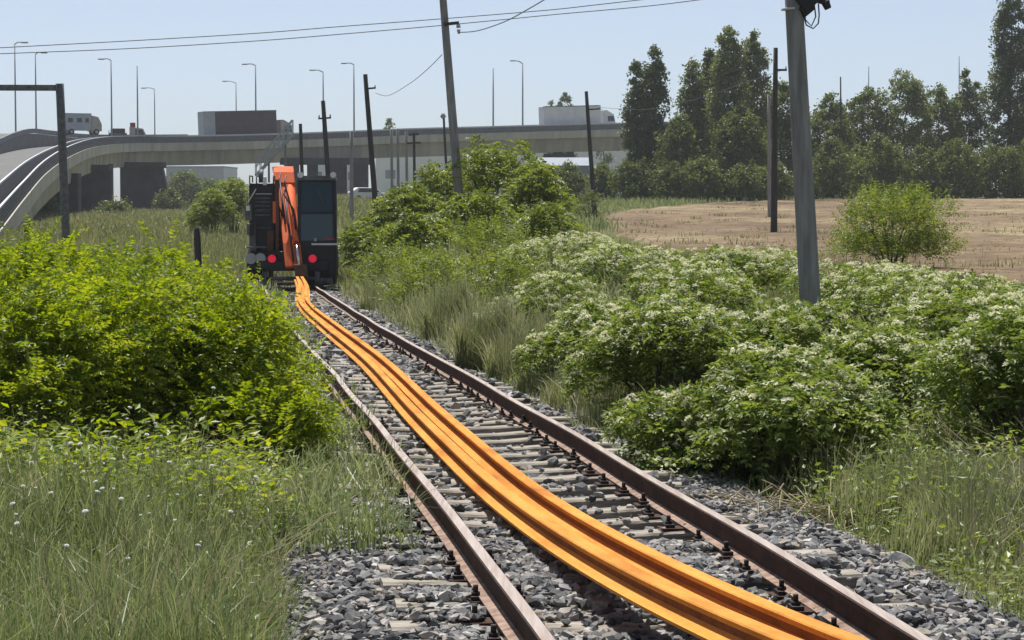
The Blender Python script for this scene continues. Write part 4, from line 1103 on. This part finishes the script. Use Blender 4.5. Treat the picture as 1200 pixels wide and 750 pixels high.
lamp(131, 70, 160, 335, [(122, 69)], 'street lamp above the flatbed truck with its arm to the left')
lamp(161.5, 77, 164, 345, [], 'armless lamp mast above the white small truck')
lamp(181.5, 104, 164, 420, [(171, 103)], 'short faint street lamp left of the dark curtain lorry', 1.6)
lamp(277, 97, 164, 430, [(266, 95)], 'short faint street lamp above the left part of the dark lorry', 1.6)
lamp(300, 76, 164, 364, [(290, 75)], 'tall street lamp standing in front of the dark curtain lorry')
lamp(379, 84, 163, 372, [(369, 82)], 'street lamp right above the excavator cab pole')
lamp(415, 75, 162, 370, [(406, 74)], 'street lamp between the two dark leaning poles')
lamp(578, 80, 159, 378, [], 'armless lamp mast right of the leaning concrete pole')
lamp(612.5, 74, 158, 380, [(604, 71)], 'street lamp left of the white lorry')

# ------------------------------------------------------------------ vehicles on the bridge
def wheels(root, xs, y, r_=.5, w=.3):
    for x in xs:
        m = MB(); m.tube([(x, y - w / 2, r_), (x, y + w / 2, r_)], r_, 16); wl = m.build('wheel', M['rubber'], root)
        m = MB(); m.tube([(x, y - w / 2 - .02, r_), (x, y - w / 2 + .05, r_)], r_ * .55, 12); m.build('rim', M['greypanel'], wl)
def lane_at(px, lane):
    op = offs(catm(epath, 6), lane)
    i = min(range(60, len(op) - 1), key=lambda k: abs(600 + op[k].x / op[k].y * F - px))
    e = op[i + 1] - op[i - 1]
    return op[i] + Vector((0, 0, -.3)), math.atan2(e.y, e.x), math.atan2(e.z, math.hypot(e.x, e.y))
def lorry(px0, px1, lane, body, rearpanel, L, H, lab, cabmat, cabw=2.1):
    pm = (px0 + px1) / 2; p, rz, ry_ = lane_at(pm, lane)
    root = empty('lorry', p, rz, lab, 'lorry', 'vehicles crossing the bridge'); root.rotation_euler = (0, -ry_, rz)
    x0 = -L / 2; x1 = L / 2 - cabw - .7
    m = MB(); m.box(x0, x1, -1.27, 1.27, 1.15, H); m.build('trailer_body', M[body], root, bevel=.05)
    if rearpanel:
        m = MB(); m.box(x0 - .03, x0 + 2.0, -1.29, -1.272, 1.2, H - .08); m.box(x0 - .03, x0 - .004, -1.25, 1.25, 1.2, H - .08); m.build('side_panel', M[rearpanel], root)
    m = MB(); m.box(x0 - .02, x1 + .02, -1.285, -1.272, H - .12, H + .02); m.box(x0, x1 + 1.6, -.9, .9, .8, 1.14); m.build('trailer_frame', M['ex_grey'], root)
    cx0 = L / 2 - cabw
    cab = MB(); cab.prism([(cx0, .7), (L / 2, .7), (L / 2 + .02, 1.7), (L / 2 - .25, 3.0), (cx0 + .5, 3.75), (cx0, 3.75)], -1.22, 1.22); cab = cab.build('cab', M[cabmat], root, bevel=.06)
    m = MB(); m.prism([(cx0 + .6, 1.8), (L / 2 - .12, 1.8), (L / 2 - .33, 2.7), (cx0 + .6, 2.7)], -1.24, -1.225); m.build('window', M['glass'], cab)
    wheels(root, [x0 + 1.6, x0 + 2.9, x0 + 4.2, cx0 - .2, L / 2 - 1.0], -1.1)
    wheels(root, [x0 + 2.9, cx0 - .2, L / 2 - 1.0], 1.1)
    return root
lorry(233, 345, 4.2, 'maroon', 'greypanel', 15.4, 5.3, 'dark curtain sided articulated lorry on the bridge left of the excavator stairs', 'beige')
lorry(632, 722, 4.2, 'white', None, 13.2, 4.6, 'white box trailer lorry on the bridge beside the thin field pole', 'white', 2.0)
def small_truck(px, lane, lab, kind):
    p, rz, ry_ = lane_at(px, lane)
    root = empty('small_truck', p, 0, lab, 'truck', 'vehicles crossing the bridge')
    root.rotation_euler = (0, 0, rz if kind != 'box' else rz)
    return root
root = small_truck(151, 4.0, 'flatbed truck with a pale cab and a red box, at the bend of the bridge', 'flat')
root.rotation_euler = (0, 0, .15)
m = MB(); m.box(-2.9, .2, -1.1, 1.1, .7, 1.0); m.box(-2.9, -.1, -1.12, -1.06, 1.0, 1.9); m.box(-2.9, -2.84, -1.1, 1.1, 1.0, 2.3); m.build('flatbed', M['ex_grey'], root)
m = MB(); m.box(-2.6, -.4, -.9, .9, 1.0, 2.6); m.build('load', M['darkpole'], root, bevel=.1)
m = MB(); m.prism([(.3, .5), (2.9, .5), (2.9, 1.5), (2.4, 2.6), (.3, 2.9)], -1.1, 1.1); cab = m.build('cab', M['beige'], root, bevel=.06)
m = MB(); m.prism([(1.2, 1.6), (2.6, 1.6), (2.3, 2.4), (1.2, 2.45)], -1.12, -1.105); m.build('window', M['glass'], cab)
m = MB(); m.box(.4, 1.2, -.9, .9, 2.85, 3.5); m.build('roof_box', M['red'], root)
wheels(root, [-2.0, 2.0], -1.0, .42, .25); wheels(root, [-2.0, 2.0], 1.0, .42, .25)
p = W(95, 158, 312); root = empty('small_truck', p, .5, 'grey white box van climbing the ramp behind the gantry post', 'truck', 'vehicles crossing the bridge')
m = MB(); m.box(-2.6, 1.2, -1.1, 1.1, .6, 3.0); m.build('box_body', M['greypanel'], root, bevel=.05)
m = MB(); m.box(-2.2, -1.5, -1.12, -1.105, 1.7, 2.3); m.box(-.9, -.2, -1.12, -1.105, 1.7, 2.3); m.box(.3, .8, -1.12, -1.105, 1.7, 2.3); m.build('window', M['glass'], root)
m = MB(); m.prism([(1.25, .5), (2.7, .5), (2.7, 1.5), (2.2, 2.5), (1.25, 2.7)], -1.05, 1.05); m.build('cab', M['beige'], root, bevel=.05)
wheels(root, [-1.7, 1.9], -1.0, .4, .25); wheels(root, [-1.7, 1.9], 1.0, .4, .25)

# steel stairs up to the bridge
d = 345; st0 = W(300, 206, d); stairs = empty('steel_stairs', st0, 0, 'weathered steel staircase climbing to the bridge deck above the excavator', 'staircase')
sa = Vector((0, 0, 0)); sb = W(343, 158, d) - st0
for dy in (-.8, .8):
    m = MB(); m.beam(sa + Vector((0, dy, 0)), sb + Vector((0, dy, 0)), .12, .38); m.build('stringer', M['lamp'], stairs)
    m = MB(); m.beam(sa + Vector((0, dy, 2.3)), sb + Vector((0, dy, 2.3)), .16, .16); m.beam(sa + Vector((0, dy, 1.4)), sb + Vector((0, dy, 1.4)), .10, .10)
    for i in range(9):
        p = sa.lerp(sb, i / 8) + Vector((0, dy, 0)); m.beam(p, p + Vector((0, 0, 2.3)), .12)
    m.build('handrail', M['lamp'], stairs)
m = MB()
for i in range(26):
    p = sa.lerp(sb, (i + .5) / 26); m.box(p.x - .14, p.x + .14, p.y - .76, p.y + .76, p.z - .02, p.z + .03)
m.build('treads', M['ex_grey'], stairs)
for t_ in (.35, .8):
    p = sa.lerp(sb, t_); m = MB(); m.beam(p, Vector((p.x, p.y, -st0.z - 1.2)), .3); m.build('support_post', M['ex_grey'], stairs)

# ------------------------------------------------------------------ buildings and cars under the bridge
def hall(name, x0, x1, ytop, ybot, d, depth, wallm, roofm, lab, pitch=0):
    a = W(x0, ybot, d); b = W(x1, ytop, d)
    z0 = min(a.z, float(gz(a.x, d))) - 1
    org = Vector(((a.x + b.x) / 2, d, z0)); root = empty(name, org, 0, lab, 'building')
    w = (b.x - a.x) / 2; h = b.z - z0
    m = MB(); m.box(-w, w, 0, depth, 0, h); wl = m.build('wall', M[wallm], root)
    m = MB()
    if pitch: m.prismx([(-.4, h + .002), (depth / 2, h + pitch), (depth + .4, h + .002)], -w - .3, w + .3)
    else: m.box(-w - .2, w + .2, -.2, depth + .2, h + .002, h + .3)
    m.build('roof', M[roofm], root)
    m = MB(); nn = max(3, int(w * 2 / 6))
    for i in range(nn):
        x = -w + (i + .5) * 2 * w / nn; m.box(x - 1.2, x + 1.2, -.03, .02, h * .45, h * .62)
    m.build('window_band', M['roof'], root)
    return root
hall('warehouse', 560, 800, 176, 196, 560, 30, 'wallw', 'wallw', 'long white warehouse wall seen under the bridge left of the dark poplars')
hall('warehouse', 440, 545, 177, 200, 530, 24, 'wallw', 'roof', 'white hall seen under the bridge behind the short posts')
hall('shed', 360, 425, 180, 212, 480, 20, 'wallw', 'wallw', 'white shed under the bridge behind the excavator cab')
hall('warehouse', 195, 262, 196, 232, 600, 30, 'greypanel', 'roof', 'pale hazy hall under the bridge left of the round bush')
hall('shed', 626, 690, 194, 222, 300, 14, 'roof', 'roof', 'low blue grey shed in front of the bridge beside the field pole', 1.2)
def car(px, py, d, rz, lab):
    p = W(px, py, d); p.z = float(gz(p.x, d)); root = empty('parked_car', p, rz, lab, 'car', 'white parked vehicles')
    m = MB(); m.prism([(-2.1, .3), (2.1, .3), (2.15, .75), (1.2, .92), (.6, 1.42), (-1.3, 1.45), (-2.1, .95)], -.85, .85); m.build('body', M['white'], root, bevel=.08)
    m = MB(); m.prism([(-1.35, .95), (1.0, .95), (.5, 1.34), (-1.2, 1.36)], -.87, -.852); m.build('window', M['glass'], root)
    wheels(root, [-1.3, 1.3], -.78, .31, .2); wheels(root, [-1.3, 1.3], .78, .31, .2)
car(640, 222, 255, .2, 'white car parked left of the field pole before the blue grey shed')
car(432, 214, 235, .3, 'white car parked right of the excavator behind the dark pole')

# ------------------------------------------------------------------ excavator
ed = 64.0
ex, ez = float(xc(ed)) + .10, float(ztr(ed)) + .16
rz = .07
exc = empty('road_rail_excavator', (ex, ed, ez), rz, 'orange and black excavator on the track, boom folded, dragging the orange rails', 'excavator')
K = ed / F
E0 = 600 + ex / ed * F; EY = 228 + (CAMZ - ez) / K
def EX(px): return (px - E0) * K
def EZ(py): return (EY - py) * K
def ebox(name, x0, x1, y0, y1, z0, z1, mt, bevel=.03, parent=None):
    m = MB(); m.box(x0, x1, y0, y1, z0, z1); return m.build(name, M[mt], parent or exc, bevel=bevel)
# undercarriage
ebox('chassis', -.95, .95, .3, 4.2, .55, .98, 'ex_dark')
ebox('front_beam', -1.05, 1.05, .1, .4, .42, .72, 'ex_dark')
for x in (-1.08, 1.08):
    for y_ in (.95, 3.5):
        m = MB(); m.tube([(x - .22, y_, .62), (x - .18, y_, .62), (x + .18, y_, .62), (x + .22, y_, .62)], [.44, .5, .5, .44], 20); t_ = m.build('tyre', M['rubber'], exc)
        m = MB(); m.tube([(x - .235, y_, .62), (x + .235, y_, .62)], .24, 16); m.build('hub', M['ex_grey'], t_)
for x in (-.755, .755):
    for y_ in (-.05, 4.4):
        m = MB(); m.tube([(x - .07, y_, .2), (x + .05, y_, .2)], .2, 20); m.tube([(x - .09, y_, .2), (x - .06, y_, .2)], .23, 20); m.build('rail_wheel', M['ex_grey'], exc)
    m = MB(); m.beam((x, .3, .6), (x, -.05, .22), .12, .16); m.build('rail_wheel_arm', M['ex_dark'], exc)
ebox('rail_axle', -.7, .7, -.1, 0, .16, .26, 'ex_grey', .02)
# upper carriage
ebox('turntable', -.8, .8, 1.2, 3.0, .98, 1.2, 'ex_dark')
ebox('engine_hood', EX(291), EX(322), .7, 4.6, EZ(298), EZ(214), 'ex_dark', .08)
ebox('counterweight', -1.2, 1.2, 4.0, 5.2, 1.15, 2.3, 'ex_dark', .15)
m = MB()
for py in (232, 236.5, 241, 247, 252): m.box(EX(298), EX(316), .665, .695, EZ(py + 1), EZ(py - .6))
m.build('grille', M['ex_grey'], exc)
ebox('tool_box', EX(289), EX(325), .2, .68, EZ(316), EZ(299), 'ex_dark', .04)
ebox('step', EX(289), EX(312), -.05, .25, EZ(290.5), EZ(288.5), 'ex_grey', .01)
for px in (294, 305):
    m = MB(); m.tube([(EX(px), .12, EZ(303)), (EX(px), .22, EZ(303))], .16, 14); m.build('hose_reel', M['greypanel'], exc)
# cab
cx0, cx1 = EX(347.5), EX(395.5)
m = MB(); m.prismx([(.25, EZ(334)), (.10, EZ(284)), (.14, EZ(250)), (.34, EZ(209)), (2.0, EZ(207)), (2.05, EZ(300)), (2.0, EZ(334))], cx0 + .03, cx1 - .03); cab = m.build('cab', M['ex_dark'], exc, bevel=.05)
m = MB(); m.add([(cx0 + .13, .075, EZ(282)), (cx1 - .14, .075, EZ(282)), (cx1 - .14, .115, EZ(250)), (cx1 - .16, .30, EZ(213)), (cx0 + .15, .30, EZ(213)), (cx0 + .13, .115, EZ(250))], [(0, 1, 2, 5), (5, 2, 3, 4)])
w_ = m.build('windscreen', M['glass'], cab); w_.modifiers.new('Solid', 'SOLIDIFY').thickness = .02
m = MB(); m.beam((cx0 + .05, .24, EZ(208)), (cx1 - .05, .24, EZ(208)), .14, .10); m.build('roof_visor', M['ex_grey'], cab)
m = MB(); m.box(EX(365), cx1 + .02, -.02, .07, EZ(287.2), EZ(285)); m.build('handrail', M['whiterail'], cab)
m = MB(); m.tube([(EX(380), .16, EZ(240)), (EX(372), .1, EZ(222))], .018, 6); m.build('wiper', M['ex_grey'], cab)
for x in (cx0 + .12, cx1 - .12):
    m = MB(); m.tube([(x, .12, EZ(205)), (x, .26, EZ(205))], [.09, .07], 12); m.build('work_light', M['white'], cab)
# mirrors
m = MB(); m.beam((EX(300), .6, EZ(222)), (EX(291), .3, EZ(238)), .04); m.box(EX(287.5), EX(295), .22, .3, EZ(258), EZ(240)); m.build('mirror', M['ex_grey'], exc)
m = MB(); m.box(EX(308), EX(312.5), .5, .56, EZ(217), EZ(207)); m.build('beacon_lamp', M['white'], exc, bevel=.02)
# boom and stick
m = MB(); m.prismx([(3.0, EZ(296)), (2.5, EZ(300)), (2.0, EZ(235)), (2.1, EZ(203)), (2.35, EZ(197)), (2.75, EZ(200)), (3.2, EZ(240))], EX(321), EX(334)); m.build('boom', M['ex_orange'], exc, bevel=.04)
_before = set(bpy.data.objects)
m = MB(); m.prismx([(2.5, EZ(200)), (2.2, EZ(194.5)), (1.9, EZ(203)), (.10, EZ(285)), (-.30, EZ(312)), (-.05, EZ(315)), (.42, EZ(285)), (2.3, EZ(222))], EX(325.5), EX(346)); stick = m.build('stick', M['ex_orange'], exc, bevel=.03)
m = MB(); m.prismx([(2.3, EZ(193.5)), (1.86, EZ(201)), (1.6, EZ(214)), (2.2, EZ(212))], EX(322), EX(346.5)); m.build('pivot_plate', M['ex_orange'], stick, bevel=.02)
m = MB(); m.tube([(EX(321), 2.25, EZ(198)), (EX(347), 2.25, EZ(198))], .09, 14); m.build('pivot_pin', M['ex_grey'], stick)
m = MB(); m.tube([(EX(340), 1.46, EZ(218)), (EX(341.5), .02, EZ(283))], .085, 14); cyl = m.build('cylinder', M['ex_orange'], exc)
m = MB(); m.tube([(EX(341.5), .02, EZ(283)), (EX(342.5), -.38, EZ(311))], .05, 12); m.build('piston_rod', M['chrome'], cyl)
m = MB(); m.tube([(EX(334), 1.44, EZ(222)), (EX(333.5), .80, EZ(250)), (EX(335.5), .16, EZ(278)), (EX(336), -.3, EZ(306))], .03, 8); m.build('hose', M['ex_dark'], exc)
m = MB(); m.tube([(EX(329), 1.82, EZ(205)), (EX(329.5), 1.12, EZ(235)), (EX(331), .52, EZ(262))], .028, 8); m.build('hose', M['ex_dark'], exc)
m = MB(); m.prismx([(.0, EZ(310)), (-.42, EZ(309)), (-.5, EZ(322)), (-.35, EZ(329)), (.0, EZ(328))], EX(336), EX(351)); m.build('coupler', M['ex_brown'], exc, bevel=.03)
for o_ in set(bpy.data.objects) - _before:      # the boom hangs a little askew
    if o_.type == 'MESH':
        for v in o_.data.vertices: v.co.x += -.115 * (v.co.z - EZ(312)) + .22
r8 = random.Random(4)
for k_ in range(7):      # loose hydraulic hoses looping over the boom and hood
    x0_ = EX(r8.uniform(322, 346)); z0_ = EZ(r8.uniform(198, 240)); y0_ = 1.4 - .5 * k_ / 7
    m = MB(); m.tube([(x0_, y0_, z0_), (x0_ + r8.uniform(-.15, .1), y0_ - .25, z0_ - r8.uniform(.2, .5)), (x0_ + r8.uniform(-.1, .25), y0_ - .5, z0_ - r8.uniform(.7, 1.2)), (x0_ + .25, y0_ - .75, z0_ - r8.uniform(1.3, 1.7))], .022, 6); m.build('hose', M['ex_dark'], exc)
for px0_, px1_, py0_, py1_, mt_ in ((299, 318, 228, 226.5, 'greypanel'), (299, 318, 246, 245, 'ex_grey'), (300, 317, 268, 266.8, 'ex_grey'), (292, 299, 300, 262, 'ex_grey'), (312, 320, 296, 270, 'ex_brown'), (319, 323.5, 262, 236, 'ex_orange'), (322, 326.5, 300, 210, 'ex_brown')):
    m = MB(); m.box(EX(px0_), EX(px1_), .62, .70, EZ(py0_), EZ(py1_)); m.build('hood_panel', M[mt_], exc, bevel=.015)
m = MB(); m.tube([(EX(304), 1.6, EZ(216)), (EX(304), 1.6, EZ(203)), (EX(304), 1.9, EZ(200))], .07, 10); m.build('exhaust', M['ex_grey'], exc)
for px_ in (292, 300, 320):
    m = MB(); m.tube([(EX(px_), .75, EZ(215)), (EX(px_), .75, EZ(206)), (EX(px_) + .0, 2.6, EZ(206)), (EX(px_), 2.6, EZ(215))], .022, 6); m.build('grab_rail', M['ex_grey'], exc)
for px_ in (289, 293.5):
    m = MB(); m.box(EX(px_), EX(px_ + 4), .25, .55, EZ(276), EZ(262)); m.build('side_box', M['ex_grey'] if px_ < 290 else M['ex_dark'], exc, bevel=.03)
m = MB(); m.box(EX(288.5), EX(293), .2, .24, EZ(247), EZ(241)); m.build('mirror_glass', M['white'], exc)
for px_ in (329, 334, 340, 375, 384):
    m = MB(); m.tube([(EX(px_), .1, EZ(326)), (EX(px_) + .02, .1, EZ(334))], [.12, .15], 12); m.build('buffer_roller', M['ex_grey'] if px_ != 334 else M['wood'], exc)
m = MB(); m.box(EX(381), EX(392), .05, .11, EZ(281), EZ(279)); m.build('red_stripe', M['red'], exc)
m = MB(); m.box(EX(368), EX(371), .05, .11, EZ(283), EZ(279)); m.build('side_marker', M['lamp'], exc)
m = MB(); m.beam((EX(371), .11, EZ(249.5)), (EX(393), .11, EZ(249.5)), .05, .07); m.beam((EX(350), .11, EZ(249.5)), (EX(371), .11, EZ(249.5)), .05, .07); m.build('window_bar', M['ex_dark'], exc)
m = MB(); m.box(EX(360), EX(379), .9, 1.05, EZ(276), EZ(240)); m.tube([(EX(369.5), .95, EZ(241)), (EX(369.5), .95, EZ(233))], [.16, .12], 10); m.build('driver_seat', M['ex_grey'], cab)
m = MB(); m.box(EX(323), EX(352), -.55, -.2, EZ(331), EZ(328.5)); m.build('lifting_beam', M['wood'], exc, bevel=.015)
for px in (350, 353):
    m = MB(); m.tube([(EX(px), -.4, EZ(326)), (EX(px + 1), -.6, EZ(338))], .03, 6); m.build('chain', M['wood'], exc)
for px, py in ((318.8, 303), (366.2, 303)):
    m = MB(); m.tube([(EX(px), -.02, EZ(py)), (EX(px), .06, EZ(py))], .135, 20); lm = m.build('lamp_housing', M['ex_dark'], exc)
    m = MB(); m.tube([(EX(px), -.05, EZ(py)), (EX(px), -.022, EZ(py))], [.09, .12], 20); m.build('red_lamp', M['redlamp'], lm)
    m = MB(); m.beam((EX(px), .05, EZ(py)), (EX(px), .2, EZ(py + 12)), .06); m.build('lamp_bracket', M['ex_dark'], lm)

# ------------------------------------------------------------------ summer haze
hz = MB(); hz.box(-1150, 1150, -60, 1000, -9, 62)
hm = bpy.data.materials.new('haze_air'); hm.use_nodes = True; hn = hm.node_tree; hn.nodes.clear()
ho = hn.nodes.new('ShaderNodeOutputMaterial'); hv = hn.nodes.new('ShaderNodeVolumePrincipled')
hv.inputs['Color'].default_value = (.86, .90, .95, 1); hv.inputs['Density'].default_value = .0002; hv.inputs['Anisotropy'].default_value = .2
hn.links.new(hv.outputs[0], ho.inputs['Volume'])
tag(hz.build('haze', hm), kind='stuff')

# ------------------------------------------------------------------ light, sky, camera
AZ = R(-12)      # sun direction, clockwise from +Y (ahead) to the right
ELV = R(65)
w = bpy.data.worlds.new('World'); sc.world = w; w.use_nodes = True
nt = w.node_tree; bg = nt.nodes['Background']
sky = nt.nodes.new('ShaderNodeTexSky'); sky.sky_type = 'NISHITA'; sky.sun_disc = False
sky.sun_elevation = ELV; sky.sun_rotation = AZ
sky.altitude = 0; sky.air_density = .65; sky.dust_density = .6; sky.ozone_density = 6.0
hs = nt.nodes.new('ShaderNodeHueSaturation'); hs.inputs['Saturation'].default_value = .62
nt.links.new(sky.outputs[0], hs.inputs['Color']); nt.links.new(hs.outputs[0], bg.inputs[0]); bg.inputs[1].default_value = .09
sl = bpy.data.lights.new('sun', 'SUN'); sl.energy = 4.6; sl.angle = R(.53); sl.color = (1, .97, .92)
so = bpy.data.objects.new('sun', sl); col.objects.link(so)
sdir = Vector((math.sin(AZ) * math.cos(ELV), math.cos(AZ) * math.cos(ELV), math.sin(ELV)))
so.rotation_euler = sdir.to_track_quat('Z', 'Y').to_euler(); so.location = sdir * 50

cam = bpy.data.cameras.new('camera'); co = bpy.data.objects.new('camera', cam); col.objects.link(co)
co.location = (0, 0, CAMZ); co.rotation_euler = (math.pi / 2 - PITCH, 0, 0)
cam.sensor_width = 36; cam.lens = 36 * F / 1200; cam.clip_end = 8000; cam.clip_start = .1
sc.camera = co
sc.view_settings.view_transform = 'Standard'; sc.view_settings.look = 'None'; sc.view_settings.exposure = .42; sc.view_settings.gamma = 1
sc.cycles.max_bounces = 8; sc.cycles.diffuse_bounces = 5; sc.cycles.glossy_bounces = 2; sc.cycles.transmission_bounces = 4
sc.cycles.use_denoising = True
